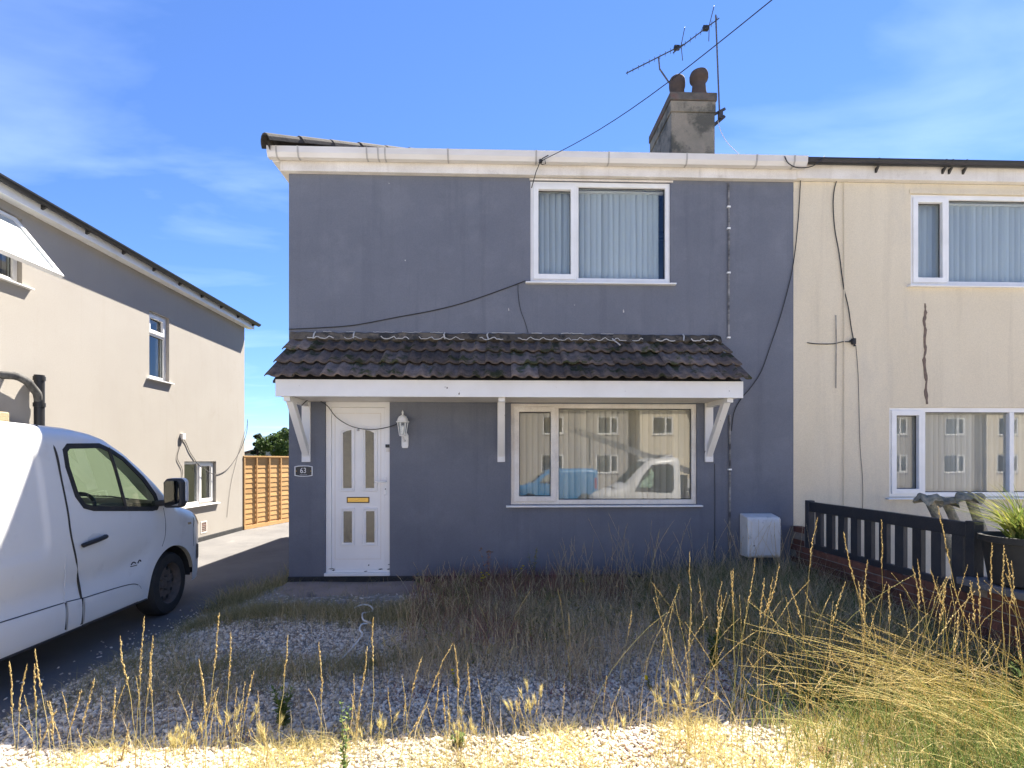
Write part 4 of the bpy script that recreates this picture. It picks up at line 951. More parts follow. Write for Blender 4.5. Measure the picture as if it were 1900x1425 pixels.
        MB().lathe([(0, k*.045),(r*.12,k*.045),(r*.16,k*.030),(r*.30,k*.022),(r*.42,k*.040),(r*.52,k*.034),(r*.585,k*.012),(r*.60,k*.07),(r*.66,k*.098),(r*.655,k*.04),(r*.645,-k*.08)], 36, (0,0,0), 'x', cap=False).build('rim', M[rim], t, True)
        for a in range(10):
            q = 2*math.pi*a/10; MB().lathe([(0,k*.043),(.019,k*.0425),(.021,k*.036)], 8, (0, r*.47*math.cos(q), r*.47*math.sin(q)), 'x').build('vent_hole', M['black_rubber'], t)
        for a in range(5):
            q = 2*math.pi*a/5; MB().lathe([(0,k*.062),(.010,k*.060),(.011,k*.03)], 6, (0, r*.22*math.cos(q), r*.22*math.sin(q)), 'x').build('wheel_nut', M['rim_rust'], t)
        # dark arch liner
        ar = MB(); n = 16; R1 = r*1.19
        for q in range(n+1):
            a = math.pi*q/n-.0
            for x in (xo-side*.16, side*(v.hw-.045)): ar.v.append((x, -s+R1*math.cos(a), r+R1*math.sin(a)))
        for q in range(n): ar.f.append((2*q, 2*q+1, 2*q+3, 2*q+2))
        ar.f.append(tuple(range(0, 2*n+2, 2)))
        ar.build('arch_liner', M['black_rubber'], v.root)
        return t
def shrink(poly, d):
    cx = sum(p[0] for p in poly)/len(poly); cy = sum(p[1] for p in poly)/len(poly); n = len(poly); out = []
    for i in range(n):
        a, b, c = Vector(poly[i-1]), Vector(poly[i]), Vector(poly[(i+1) % n])
        n1 = Vector((-(b-a).y, (b-a).x)).normalized(); n2 = Vector((-(c-b).y, (c-b).x)).normalized()
        if n1.dot(Vector((cx,cy))-b) < 0 and n2.dot(Vector((cx,cy))-b) < 0: n1, n2 = -n1, -n2
        k = (n1+n2); k = k/(max(.35, k.length_squared)*.5); out.append(tuple(b+k*d))
    return out
VZ = -.25
van_prof = [(-.93,.66),(-.91,.78),(-.86,.90),(-.75,1.00),(-.55,1.075),(-.3,1.13),(-.1,1.20),(.05,1.32),(.2,1.46),(.4,1.62),(.6,1.76),(.8,1.865),(.95,1.905),(1.15,1.93),(1.5,1.94),(2.5,1.95),(3.85,1.94),(3.95,1.90)]
win = [(1.30,1.775),(.93,1.79),(.80,1.745),(.66,1.675),(.42,1.475),(.27,1.30),(.24,1.20),(.27,1.165),(.34,1.16),(1.12,1.235),(1.22,1.265),(1.29,1.36),(1.345,1.60),(1.345,1.735)]
VAN = Vehicle('white_van', (-3.47-.985, 5.66, VZ), R(1.5), 'white panel van parked nose-in on the driveway', 'van', van_prof, -.93, 3.95, (0, 3.05), .985, .27, M['van_white'], wheel_r=.335, tumble=.115, edge=.16, windows=[win], screen=(-.12,.88), panel=(1.58,2.75,.92,1.74), crown=.05, ds=.02, nz=46)
vr = VAN.root
for sd in (1, -1):
    gi = shrink(win, .026); go = shrink(win, -.018)
    VAN.patch(go, sd, .004, M['black_rubber'], 'window_surround', vr, inner=gi)
    VAN.patch(shrink(win, .02), sd, -.003, M['van_glass'], 'side_window', vr)
    VAN.line([(.83,1.77),(.79,1.55),(.72,1.19)], sd, .014, M['black_rubber'], 'window_divider', vr, .002)
    dl = VAN.line([(1.46,1.93),(1.44,1.75),(1.42,1.5),(1.40,1.25),(1.39,1.05),(1.34,.85),(1.29,.70),(1.275,.5),(1.27,.29)], sd, .009, M['black_rubber'], 'door_seam', vr)
    VAN.line([(.16,1.16),(.14,1.0),(.15,.86),(.20,.76)], sd, .0035, M['van_grey'], 'door_seam', vr)
    VAN.line([(.55,.285),(.9,.28),(1.26,.28)], sd, .005, M['van_grey'], 'door_seam', vr, -.004)
    VAN.line([(-.32,1.125),(-.42,1.0),(-.40,.85),(-.42,.66)], sd, .0035, M['van_grey'], 'bumper_seam', vr)
    hd_ = MB(); hp = VAN.side_pt(1.15, .965, sd, 0)
    VAN.patch([(1.22,.95),(1.22,1.0),(1.16,1.03),(1.08,1.02),(1.03,.975)], sd, .004, M['van_grey'] if False else M['van_trim'], 'handle_recess', vr)
    P = [VAN.side_pt(1.285,.945,sd,.012), VAN.side_pt(1.27,.955,sd,.03), VAN.side_pt(1.15,.972,sd,.036), VAN.side_pt(1.05,.985,sd,.03), VAN.side_pt(1.03,.985,sd,.012)]
    MB().tube(smooth_path(P), .019, 8).build('door_handle', M['black_plastic'], vr, True)
    # lower rubbing panel with a rounded front end
    VAN.patch([(.50,.36),(.56,.30),(1.255,.30),(1.255,.50),(.75,.485),(.58,.45)], sd, .012, M['van_white'], 'sill_panel', vr, th=.01)
    VAN.patch([(1.285,.30),(1.43,.30),(1.43,.515),(1.285,.505)], sd, .012, M['van_white'], 'sill_panel', vr)
    VAN.patch([(1.455,.30),(2.60,.30),(2.60,.54),(1.455,.515)], sd, .012, M['van_white'], 'sill_panel', vr)
    VAN.line([(.505,.36),(.58,.452),(.75,.488),(1.255,.503)], sd, .0035, M['van_grey'], 'sill_seam', vr, .004); VAN.line([(1.285,.508),(1.43,.518)], sd, .0035, M['van_grey'], 'sill_seam', vr, .004); VAN.line([(1.455,.518),(2.0,.53),(2.6,.543)], sd, .0035, M['van_grey'], 'sill_seam', vr, .004)
    VAN.line([(1.27,.51),(1.27,.29)], sd, .008, M['black_rubber'], 'door_seam', vr, .006); VAN.line([(1.443,.515),(1.443,.30)], sd, .007, M['black_rubber'], 'sill_seam', vr, .006); VAN.line([(1.443,.53),(1.448,.9)], sd, .003, M['van_trim'], 'panel_seam', vr, .0)
    VAN.line([(.42,.275),(1.2,.268),(2.6,.268)], sd, .014, M['van_grey'], 'sill_edge', vr, -.01)
    VAN.patch([(-.33,.955),(-.345,.93),(-.27,.93),(-.255,.955)], sd, .006, M['amber'], 'side_repeater', vr)
    VAN.patch([(-.50,1.05),(-.62,1.02),(-.75,.95),(-.78,.86),(-.66,.90),(-.52,.96)], sd, .006, M['amber'], 'headlight', vr)
    VAN.patch([(-.50,.68),(-.88,.60),(-.90,.50),(-.50,.50)], sd, .006, M['van_grey'], 'bumper_corner', vr)
    VAN.patch([(3.78,1.55),(3.9,1.55),(3.9,1.0),(3.78,1.0)], sd, .006, M['tail_red'], 'tail_light', vr)
    VAN.wheel(0, sd, steer=R(3)); VAN.wheel(3.05, sd)
    # door mirror
    mx_ = .985
    arm = MB().beam((sd*(mx_-.06), -.24, 1.21), (sd*(mx_+.09), -.27, 1.22), .07, .06).build('door_mirror', M['van_grey'], vr, bevel=.015)
    ms = MB(); pr = [(-.085,-.15),(.075,-.15),(.095,-.10),(.095,.11),(.07,.15),(-.06,.15),(-.09,.11)]
    ms.prism([(sd*(mx_+.165)+sd*p[0], 1.32+p[1]) for p in pr], -.32, -.20).build('mirror_housing', M['van_grey'], arm, bevel=.022)
    cap = MB().prism([(sd*(mx_+.167)+sd*p[0]*1.02, 1.335+p[1]*.92) for p in pr], -.262, -.175).build('mirror_cap', M['van_white'], arm, bevel=.03)
    MB().prism([(sd*(mx_+.165)+sd*p[0]*.8, 1.32+p[1]*.84) for p in pr], -.3245, -.3205).build('mirror_glass', mk('mirror_glass', (.35,.37,.38), .03, metallic=1, scale=1, amt=0), arm)
# badge lettering strokes under the mirror line
VAN.line([(.63,.655),(.60,.675),(.57,.66)], 1, .006, M['van_grey'], 'badge', vr, .003); VAN.line([(.545,.655),(.52,.68),(.505,.665)], 1, .006, M['van_grey'], 'badge', vr, .003); VAN.line([(.64,.64),(.56,.64)], 1, .004, M['van_grey'], 'badge', vr, .003)
# cab interior
MB().prismx([(.12,.5),(.12,1.13),(-.05,1.20),(-.30,1.16),(-.42,1.0),(-.42,.5)], -.84, .84).build('dashboard', M['interior_dark'], vr, bevel=.03)
sw = MB(); n = 24
ring_pts = [Vector((.42+.185*math.cos(2*math.pi*k/n), 0, .185*math.sin(2*math.pi*k/n))) for k in range(n+1)]
T_ = Matrix.Rotation(R(-28), 3, 'X')
sw.tube([tuple(T_ @ (p-Vector((.42,0,0)))+Vector((.42,-.62,1.17))) for p in ring_pts], .017, 8)
sw.beam((.42-.16,-.62,1.17),(.42+.16,-.62,1.17),.04,.02); sw.tube([(.42,-.62,1.17),(.42,-.35,1.06)], .04, 8)
sw.build('steering_wheel', M['black_plastic'], vr, True)
for sx in (.42, -.15, -.55):
    st = MB().box(sx-.24, sx+.24, -1.45, -.90, .55, .80).build('seat', M['interior_dark'], vr, bevel=.05); MB().prismx([(-1.32,.80),(-1.48,.80),(-1.66,1.42),(-1.55,1.44)], sx-.23, sx+.23).build('seat_back', M['interior_dark'], st, bevel=.03)
    MB().box(sx-.13, sx+.13, -1.68, -1.58, 1.47, 1.66).build('headrest', M['interior_dark'], st, bevel=.03)
MB().box(-.86, .86, -1.92, -1.89, .45, 1.88).build('bulkhead', M['interior_dark'], vr)
MB().tube([(.55,-.05,1.245),(.35,-.02,1.27),(.0,-.0,1.28)], .008, 5).build('wiper', M['black_plastic'], vr)
# ---------------------------------------------------------------- street behind the camera (seen in the window reflections)
small_prof = [(-.75,.62),(-.70,.80),(-.5,.95),(-.1,1.04),(.15,1.12),(.55,1.48),(.85,1.68),(1.1,1.78),(2.9,1.80),(3.2,1.76)]
swin = [(.42,1.12),(1.25,1.14),(1.28,1.60),(1.0,1.62),(.75,1.50)]
B = Vehicle('blue_van', (1.6, -12.2, -.80), R(90), 'light blue small van across the street, seen in the window reflection', 'van', small_prof, -.75, 3.2, (0, 2.6), .86, .25, M['paint_blue'], wheel_r=.31, windows=[swin], screen=(.15,.82), ds=.06, nz=18)
for sd in (1, -1):
    B.patch(shrink(swin,.02), sd, -.002, M['glass'], 'side_window', B.root); B.wheel(0, sd, 'steel'); B.wheel(2.6, sd, 'steel'); B.patch([(3.05,1.4),(3.15,1.4),(3.15,.9),(3.05,.9)], sd, .006, M['tail_red'], 'tail_light', B.root)
cab_prof = [(-.95,.70),(-.90,.95),(-.7,1.12),(-.3,1.25),(-.05,1.36),(.35,1.78),(.65,2.08),(.85,2.18),(1.5,2.24),(1.62,2.20)]
cwin = [(.22,1.22),(1.30,1.18),(1.38,1.3),(1.38,1.95),(1.25,2.02),(.75,1.98),(.45,1.65)]
T = Vehicle('white_truck', (4.1, -3.9, -.74), R(90), 'white flatbed truck with ladders on a rack, seen in the window reflection', 'truck', cab_prof, -.95, 1.62, (0,), .98, .30, M['van_white'], wheel_r=.34, windows=[cwin], screen=(-.02,.66), ds=.05, nz=22)
for sd in (1, -1):
    T.patch(shrink(cwin,-.03), sd, .004, M['black_rubber'], 'window_surround', T.root, inner=shrink(cwin,.03)); T.patch(shrink(cwin,.02), sd, -.002, M['van_glass'], 'side_window', T.root); T.wheel(0, sd, 'steel')
    w2 = T.wheel(3.3, sd, 'steel')
    MB().box(sd*1.02-.02, sd*1.02+.02, -5.0, -1.75, .85, 1.2).build('drop_side', M['steel'], T.root, bevel=.01)
MB().box(-1.0, 1.0, -5.0, -1.75, .78, .85).build('flatbed', M['van_grey'], T.root); MB().box(-.4,.4,-4.9,-1.6,.5,.7).build('chassis', M['van_grey'], T.root)
MB().box(-1.0,1.0,-1.80,-1.74,.86,1.7).build('headboard', M['van_grey'], T.root)
ld = empty('roof_ladder', (4.1, -3.9, -.74), R(90), 'aluminium ladders sloping back over the truck cab, seen in the window reflection', 'ladder')
for x in (-.5, -.15, .3, .65): MB().beam((x, 1.6, 3.15), (x, -2.9, 1.55), .03, .08).build('stile', M['steel'], ld)
for i in range(14):
    t = i/13*.94+.03; y, z = 1.6-4.5*t, 3.15-1.6*t
    MB().tube([(-.5,y,z),(-.15,y,z)], .014, 6).build('rung', M['steel'], ld); MB().tube([(.3,y,z),(.65,y,z)], .014, 6).build('rung', M['steel'], ld)
MB().beam((0,1.05,2.0),(0,1.05,2.95),.05,.05).build('rack_post', M['van_grey'], ld); MB().beam((-.7,-1.9,1.0),(-.7,-1.9,1.9),.05,.05).build('rack_post', M['van_grey'], ld)
car_prof = [(-.75,.55),(-.7,.68),(-.4,.82),(.1,.92),(.3,.98),(.8,1.32),(1.2,1.42),(2.0,1.40),(2.6,1.15),(3.1,.95),(3.25,.8)]
cw_ = [(.55,1.0),(1.9,1.02),(2.2,1.10),(1.9,1.30),(1.1,1.32),(.85,1.24)]
def car(loc, rz, paint, label):
    c = Vehicle('parked_car', loc, rz, label, 'car', car_prof, -.75, 3.25, (0, 2.5), .85, .2, paint, wheel_r=.30, windows=[cw_], screen=(.3,.85), rear_screen=(2.05,2.6), ds=.06, nz=16)
    for sd in (1, -1): c.patch(shrink(cw_,.02), sd, -.002, M['van_glass'], 'side_window', c.root); c.wheel(0, sd, 'steel'); c.wheel(2.5, sd, 'steel')
car((-.2, -10.2, -.80), R(-90), M['paint_red'], 'red car parked across the street, seen in the window reflection')
car((11.6, -9.6, -.80), R(90), M['paint_silver'], 'silver car parked across the street, seen in the neighbour window reflection')
car((7.4, -14.6, -.68), R(90), M['van_white'], 'white car on the far drive, seen in the neighbour window reflection')
def far_house(x, y, w, label, mat, seed):
    rr = random.Random(seed); h = empty('opposite_house', (x, y, -.30), R(180), label, 'house'); ops = []
    for k in range(3):
        a = .6+k*(w-1.2-1.5)/2; ops += [(a, a+1.4, .95, 2.1), (a, a+1.3, 3.35, 4.45)]
    wall_panel(MB(), 0, w, -.4, 5.0, ops).build('front_wall', M[mat], h); shell(h, 0, w, 7, -.4, 5.0, M[mat])
    for o in ops: window(h, *o, mull=o[0]+.5, blind=None)
    hip_roof(h, -.2, w+.2, -.25, 7.2, 5.1, .55, M['roof_tile'], True, True); MB().box(-.1, w+.1, -.12, -.09, 4.85, 5.08).build('fascia', M['upvc'], h)
far_house(8.2, -19.0, 9.5, 'pinkish beige house across the street, seen in the window reflection', 'beige_render', 1)
far_house(-2.6, -19.4, 9.5, 'cream house across the street further left, seen in reflection', 'cream_render', 2)
far_house(19.2, -19.2, 10.2, 'cream house across the street further right, seen in reflection', 'cream_render', 3)
far_house(41.5, -19.2, 10.2, 'cream house across the street beyond the beige one at the far right, seen in reflection', 'cream_render', 5)
far_house(30.5, -19.2, 10.2, 'beige house across the street at the far right, seen in reflection', 'beige_render', 4)
# ================================================================== vegetation and gravel
def vnoise(X, Y, sc, seed=0):
    """smooth value noise in 0..1"""
    r = np.random.default_rng(seed); T = r.random((64, 64)); x, y = X*sc+100, Y*sc+100
    xi, yi = np.floor(x).astype(int), np.floor(y).astype(int); fx, fy = x-xi, y-yi; fx, fy = fx*fx*(3-2*fx), fy*fy*(3-2*fy)
    g = lambda a, b: T[a % 64, b % 64]
    return (g(xi,yi)*(1-fx)+g(xi+1,yi)*fx)*(1-fy)+(g(xi,yi+1)*(1-fx)+g(xi+1,yi+1)*fx)*fy
def scatter(n, x0, x1, y0, y1, dens):
    X = rng.uniform(x0, x1, n); Y = rng.uniform(y0, y1, n); k = rng.random(n) < dens(X, Y); return X[k], Y[k]
# ---- gravel chips
ICO = None
def chip_mesh(name, X, Y, size, mat, lift=0.0, zf=None):
    n = len(X); t = (1+5**.5)/2
    base = np.array([(-1,t,0),(1,t,0),(-1,-t,0),(1,-t,0),(0,-1,t),(0,1,t),(0,-1,-t),(0,1,-t),(t,0,-1),(t,0,1),(-t,0,-1),(-t,0,1)])/1.9
    fc = np.array([(0,11,5),(0,5,1),(0,1,7),(0,7,10),(0,10,11),(1,5,9),(5,11,4),(11,10,2),(10,7,6),(7,1,8),(3,9,4),(3,4,2),(3,2,6),(3,6,8),(3,8,9),(4,9,5),(2,4,11),(6,2,10),(8,6,7),(9,8,1)])
    B = base[None]*rng.uniform(.62,1.25,(n,12,1))
    B = B*np.stack([rng.uniform(.7,1.35,n), rng.uniform(.6,1.1,n), rng.uniform(.45,.8,n)], -1)[:,None,:]*size[:,None,None]
    a = rng.uniform(0, 6.28, n); c, s = np.cos(a)[:,None], np.sin(a)[:,None]; tl = rng.normal(0,.35,n)[:,None]
    x = B[...,0]*c-B[...,1]*s; y = B[...,0]*s+B[...,1]*c; z = B[...,2]+x*tl
    Z = (zf or gz)(X, Y)+size*.25+lift
    V = np.stack([x+X[:,None], y+Y[:,None], z+Z[:,None]], -1).reshape(-1,3)
    Fc = (fc[None]+12*np.arange(n)[:,None,None]).reshape(-1,3)
    return np_obj(name, V, Fc, mat)
M['chips'] = ramp_mat('chips', [(0,(.26,.205,.15)),(.2,(.48,.405,.32)),(.55,(.66,.575,.46)),(.85,(.78,.70,.59)),(1,(.46,.31,.20))], .9, nz=.15, nscale=60)
# where growth is thick there are fewer bare stones
def green_mass(X, Y):
    """0..1: how thickly overgrown the bed is"""
    d = YW-Y
    g = .62*vnoise(X, Y, 1.3, 3)+.38*vnoise(X, Y, 3.7, 4)
    band = sstep((2.35-d)/1.1)*sstep((X+.95)/.6)*(.45+.55*vnoise(X, Y, 2.3, 5))                    # along the house
    right = sstep((X-1.35)/1.0)*sstep((Y-2.9)/.5)                   # by the brick wall
    strip = np.exp(-((Y-5.15-.12*np.sin(2*X))/.26)**2)*sstep((-.2-X)/.6)*.9    # before the apron
    mid = np.exp(-((Y-4.05+.12*np.sin(3*X))/.42)**2)*.75*sstep((1.6-X)/1)
    return np.clip(np.maximum.reduce([band*.95, right*.9, strip, mid*g*1.7, sstep((g-.36)/.28)*.72]), 0, 1)
X, Y = scatter(95000, -3.12, 3.6, 1.9, 5.9, lambda X, Y: np.clip(1.05-.75*green_mass(X, Y), .1, 1)*np.clip(1.25-(Y-2.2)/5, .4, 1)*np.where((X < -1.0) & (Y > 5.45), .12, 1))
kind(tag(chip_mesh('gravel', X, Y, rng.uniform(.0075,.0165,len(X))*rng.choice([.8,1,1,1.35],len(X)), M['chips']), 'pale limestone gravel chips covering the front garden', 'gravel'), 'stuff')
X, Y = scatter(1500, -3.6, -3.0, 2.2, 6.0, lambda X, Y: np.exp(-(-3.08-X)/.14))
kind(tag(chip_mesh('stray_gravel', X, Y, rng.uniform(.006,.013,len(X)), M['chips'], zf=lambda X, Y: base_z(X, Y)+.004), 'stray gravel chips spilled along the driveway edge', 'gravel'), 'stuff')
# ---- blades
def blades(name, X, Y, h, w, lean, mat, curve=1.6, K=4, zf=gz, az=None, parent=None, zoff=0, tipw=.08):
    n = len(X); Z = zf(X, Y)+zoff; az = rng.uniform(0, 2*np.pi, n) if az is None else az
    t = np.linspace(0, 1, K+1)[None,:]
    off = lean[:,None]*h[:,None]*t**curve; zz = h[:,None]*(t-.35*np.minimum(lean,1.4)[:,None]*t**2.2)
    cx, cy = np.cos(az)[:,None], np.sin(az)[:,None]; f = rng.uniform(0, np.pi, n)[:,None]
    px = X[:,None]+off*cx; py = Y[:,None]+off*cy; pz = Z[:,None]+zz-.004
    ww = w[:,None]*np.maximum(1-t**1.6, tipw)*.5; sx, sy = np.cos(f), np.sin(f)
    A = np.stack([px-ww*sx, py-ww*sy, pz], -1); B = np.stack([px+ww*sx, py+ww*sy, pz], -1)
    V = np.stack([A, B], 2).reshape(n, -1, 3); q = np.array([(2*i, 2*i+1, 2*i+3, 2*i+2) for i in range(K)])
    Fc = (q[None]+(2*K+2)*np.arange(n)[:,None,None]).reshape(-1,4)
    return np_obj(name, V.reshape(-1,3), Fc, mat, parent)
M['straw'] = ramp_mat('straw', [(0, (0.399, 0.315, 0.126)), (0.35, (0.588, 0.483, 0.189)), (0.7, (0.693, 0.588, 0.284)), (1, (0.399, 0.452, 0.137))], .8, trans=.42)
M['dry_green'] = ramp_mat('dry_green', [(0, (0.122, 0.14, 0.049)), (0.35, (0.244, 0.238, 0.098)), (0.65, (0.464, 0.378, 0.195)), (1, (0.634, 0.512, 0.281))], .8, trans=.4)
M['green'] = ramp_mat('green', [(0, (0.072, 0.12, 0.03)), (0.5, (0.132, 0.192, 0.054)), (1, (0.264, 0.288, 0.096))], .75, trans=.4)
M['sorrel'] = ramp_mat('sorrel', [(0, (0.182, 0.072, 0.065)), (0.4, (0.286, 0.13, 0.111)), (0.75, (0.416, 0.26, 0.182)), (1, (0.286, 0.221, 0.13))], .85, trans=.3)
M['seed'] = ramp_mat('seed', [(0,(.50,.37,.15)),(.5,(.64,.50,.24)),(1,(.72,.62,.34))], .8, trans=.5)
M['seed_dull'] = ramp_mat('seed_dull', [(0, (0.403, 0.302, 0.19)), (0.5, (0.616, 0.504, 0.325)), (1, (0.739, 0.638, 0.437))], .85, trans=.4)
M['barley'] = ramp_mat('barley', [(0,(.50,.40,.17)),(.6,(.66,.56,.27)),(1,(.50,.52,.17))], .8, trans=.5)
M['red_leaf'] = ramp_mat('red_leaf', [(0, (0.15, 0.033, 0.045)), (0.5, (0.255, 0.068, 0.075)), (1, (0.24, 0.135, 0.09))], .8, trans=.3)
M['yellow'] = ramp_mat('yellow', [(0,(.70,.52,.02)),(1,(.80,.65,.04))], .7, trans=.4)
def U(a, b, n): return rng.uniform(a, b, n)
def stuff(o, label, cat): return kind(tag(o, label, cat), 'stuff')
# short dry turf over the stones
X, Y = scatter(210000, -3.1, 3.6, 2.0, 6.3, lambda X, Y: np.clip(green_mass(X, Y)**1.4*1.0-.03, 0, 1)*.55*np.where((X < -1.0) & (Y > 5.5), .15, 1))
n = len(X); stuff(blades('short_grass', X, Y, U(.03,.15,n)*np.where(Y > 3.6, 1.15, .8), U(.0022,.0045,n), U(.2,1.5,n), M['dry_green']), 'short dry green grass creeping over the gravel', 'grass')
# taller thin growth along the house and by the wall
X, Y = scatter(42000, -1.0, 3.6, 3.2, 6.34, lambda X, Y: np.clip((green_mass(X, Y)-.42)*1.3, 0, 1)*np.clip(vnoise(X, Y, 2.6, 91)*2-.35, .1, 1)*np.where(X > 2.0, .6, .7))
n = len(X); stuff(blades('tall_green_grass', X, Y, U(.10,.46,n)*np.where(X > 1.9, 1.05, .65), U(.003,.006,n), U(.1,.9,n), M['dry_green'], K=5), 'tall mixed green and dry grass along the house and wall', 'grass')
X, Y = scatter(13000, 1.5, 3.62, 3.3, 6.3, lambda X, Y: sstep((X-1.7)/1.0)*.9)
n = len(X); stuff(blades('pale_growth', X, Y, U(.15,.55,n), U(.003,.007,n), U(.2,1.3,n), M['seed_dull'], K=5), 'pale dry growth mixed into the greenery by the brick wall', 'grass')
X, Y = scatter(9000, 1.5, 3.62, 3.3, 6.3, lambda X, Y: sstep((X-1.7)/1.0)*.9)
n = len(X); stuff(blades('rank_green_growth', X, Y, U(.18,.50,n), U(.004,.009,n), U(.2,1.2,n), M['green'], K=5), 'rank dark green growth in front of the brick wall', 'grass')
X, Y = scatter(70000, -2.7, 2.4, 2.95, 6.2, lambda X, Y: np.maximum(sstep((Y-3.4)/.7)*sstep((X+1.0)/.5), .22*sstep((Y-2.9)/.3)*(Y < 5.3))*np.clip(vnoise(X, Y, 2.0, 41)*2.2-.65, .05, 1)*.48)
n = len(X); stuff(blades('withered_grass', X, Y, U(.06,.30,n), U(.0026,.0048,n), U(.05,.7,n), M['seed_dull'], K=3), 'thin withered straw-coloured grass over the middle of the bed', 'grass')
X, Y = scatter(16000, -3.0, -.3, 4.75, 5.6, lambda X, Y: np.exp(-((Y-5.17-.10*np.sin(2.2*X))/.17)**2)*sstep((-.25-X)/.4))
n = len(X); stuff(blades('apron_grass', X, Y, U(.05,.17,n), U(.0025,.0045,n), U(.2,1.2,n), M['dry_green'], K=3), 'strip of green grass in front of the door apron', 'grass')
X, Y = scatter(9000, -2.6, -.2, 3.75, 4.5, lambda X, Y: np.exp(-((Y-4.12+.10*np.sin(3.2*X))/.16)**2)*np.clip(vnoise(X, Y, 3, 51)*2-.4, 0, 1))
n = len(X); stuff(blades('path_grass', X, Y, U(.05,.18,n), U(.0025,.0045,n), U(.2,1.2,n), M['dry_green'], K=3), 'second strip of mixed grass crossing the gravel', 'grass')
# rusty dock and sorrel stems along the wall
X, Y = scatter(17000, -.95, 2.3, 4.3, 6.33, lambda X, Y: np.maximum(np.clip(1.1-np.abs(X-.1)/1.4, .1, 1)*sstep((Y-5.2)/.4), np.clip(vnoise(X, Y, 1.6, 81)*2.4-1.3, 0, .6))*.7)
n = len(X); stuff(blades('sorrel_stems', X, Y, U(.08,.36,n), U(.003,.006,n), U(.05,.7,n), M['sorrel'], K=4), 'rusty brown sorrel stems along the foot of the grey wall', 'weed')
X, Y = scatter(1500, -.9, 1.5, 5.5, 6.33, lambda X, Y: np.clip(1.0-np.abs(X-.1)/1.6, .1, 1))
# red creeping leaves on the stones
X, Y = scatter(26000, -2.4, 2.9, 2.45, 5.3, lambda X, Y: np.clip((vnoise(X, Y, 1.9, 9)-.60)*5, 0, .8)*np.where(Y < 2.8, .5, 1))
n = len(X); stuff(blades('red_creeper', X, Y, U(.015,.06,n), U(.005,.010,n), U(.6,1.8,n), M['red_leaf'], K=2), 'dark red creeping stonecrop patches on the gravel', 'weed')
# verge of grass along the side of the house
X, Y = scatter(9000, -3.15, -2.4, 5.6, 8.6, lambda X, Y: np.clip(1-(-2.55-X)/.45*sstep((Y-6)/1), .0, 1)*np.clip(1.4-(Y-5.6)/2.6, 0, 1))
k = ~((X > XL-.03) & (Y > YW-.03)); X, Y = X[k], Y[k]; n = len(X)
stuff(blades('verge_grass', X, Y, U(.05,.30,n), U(.003,.006,n), U(.2,1.1,n), M['dry_green'], zf=lambda X, Y: np.where(Y > 5.9, -.235, -.26)+0*X, K=4), 'tufty green verge grass at the left corner of the grey house', 'grass')
X, Y = scatter(2600, -3.45, -2.75, 2.6, 6.0, lambda X, Y: np.clip(vnoise(X, Y, 2.2, 21)*1.7-.6, 0, 1)*np.exp(-((X+3.08)/.16)**2))
n = len(X); stuff(blades('kerb_grass', X, Y, U(.03,.12,n), U(.003,.005,n), U(.4,1.4,n), M['dry_green'], zf=lambda X, Y: np.full_like(X, -.25)), 'low grass fringe between driveway and gravel', 'grass')
X, Y = scatter(40000, -2.6, 2.6, 2.0, 5.6, lambda X, Y: np.clip((vnoise(X, Y, 1.5, 61)*.6+vnoise(X, Y, 5, 62)*.4-.46)*4, 0, .8))
n = len(X); stuff(blades('dead_litter', X, Y, U(.02,.07,n), U(.003,.007,n), U(.9,2.2,n), ramp_mat('litter', [(0,(.16,.10,.07)),(.5,(.28,.20,.13)),(1,(.42,.33,.22))], .9, trans=.2), K=2), 'brown dead litter lying among the gravel', 'litter')
X, Y = scatter(16000, -.95, 3.5, 3.9, 6.3, lambda X, Y: np.clip(vnoise(X, Y, 3.1, 71)*2.2-.75, .03, 1)*sstep((Y-3.9)/.8)*.7)
n = len(X); stuff(blades('broadleaf_weeds', X, Y, U(.03,.13,n), U(.010,.022,n), U(.5,1.9,n), M['dry_green'], K=3, zoff=U(0,.16,n)), 'mixed broad-leaved weeds along the foot of the grey wall', 'weed')
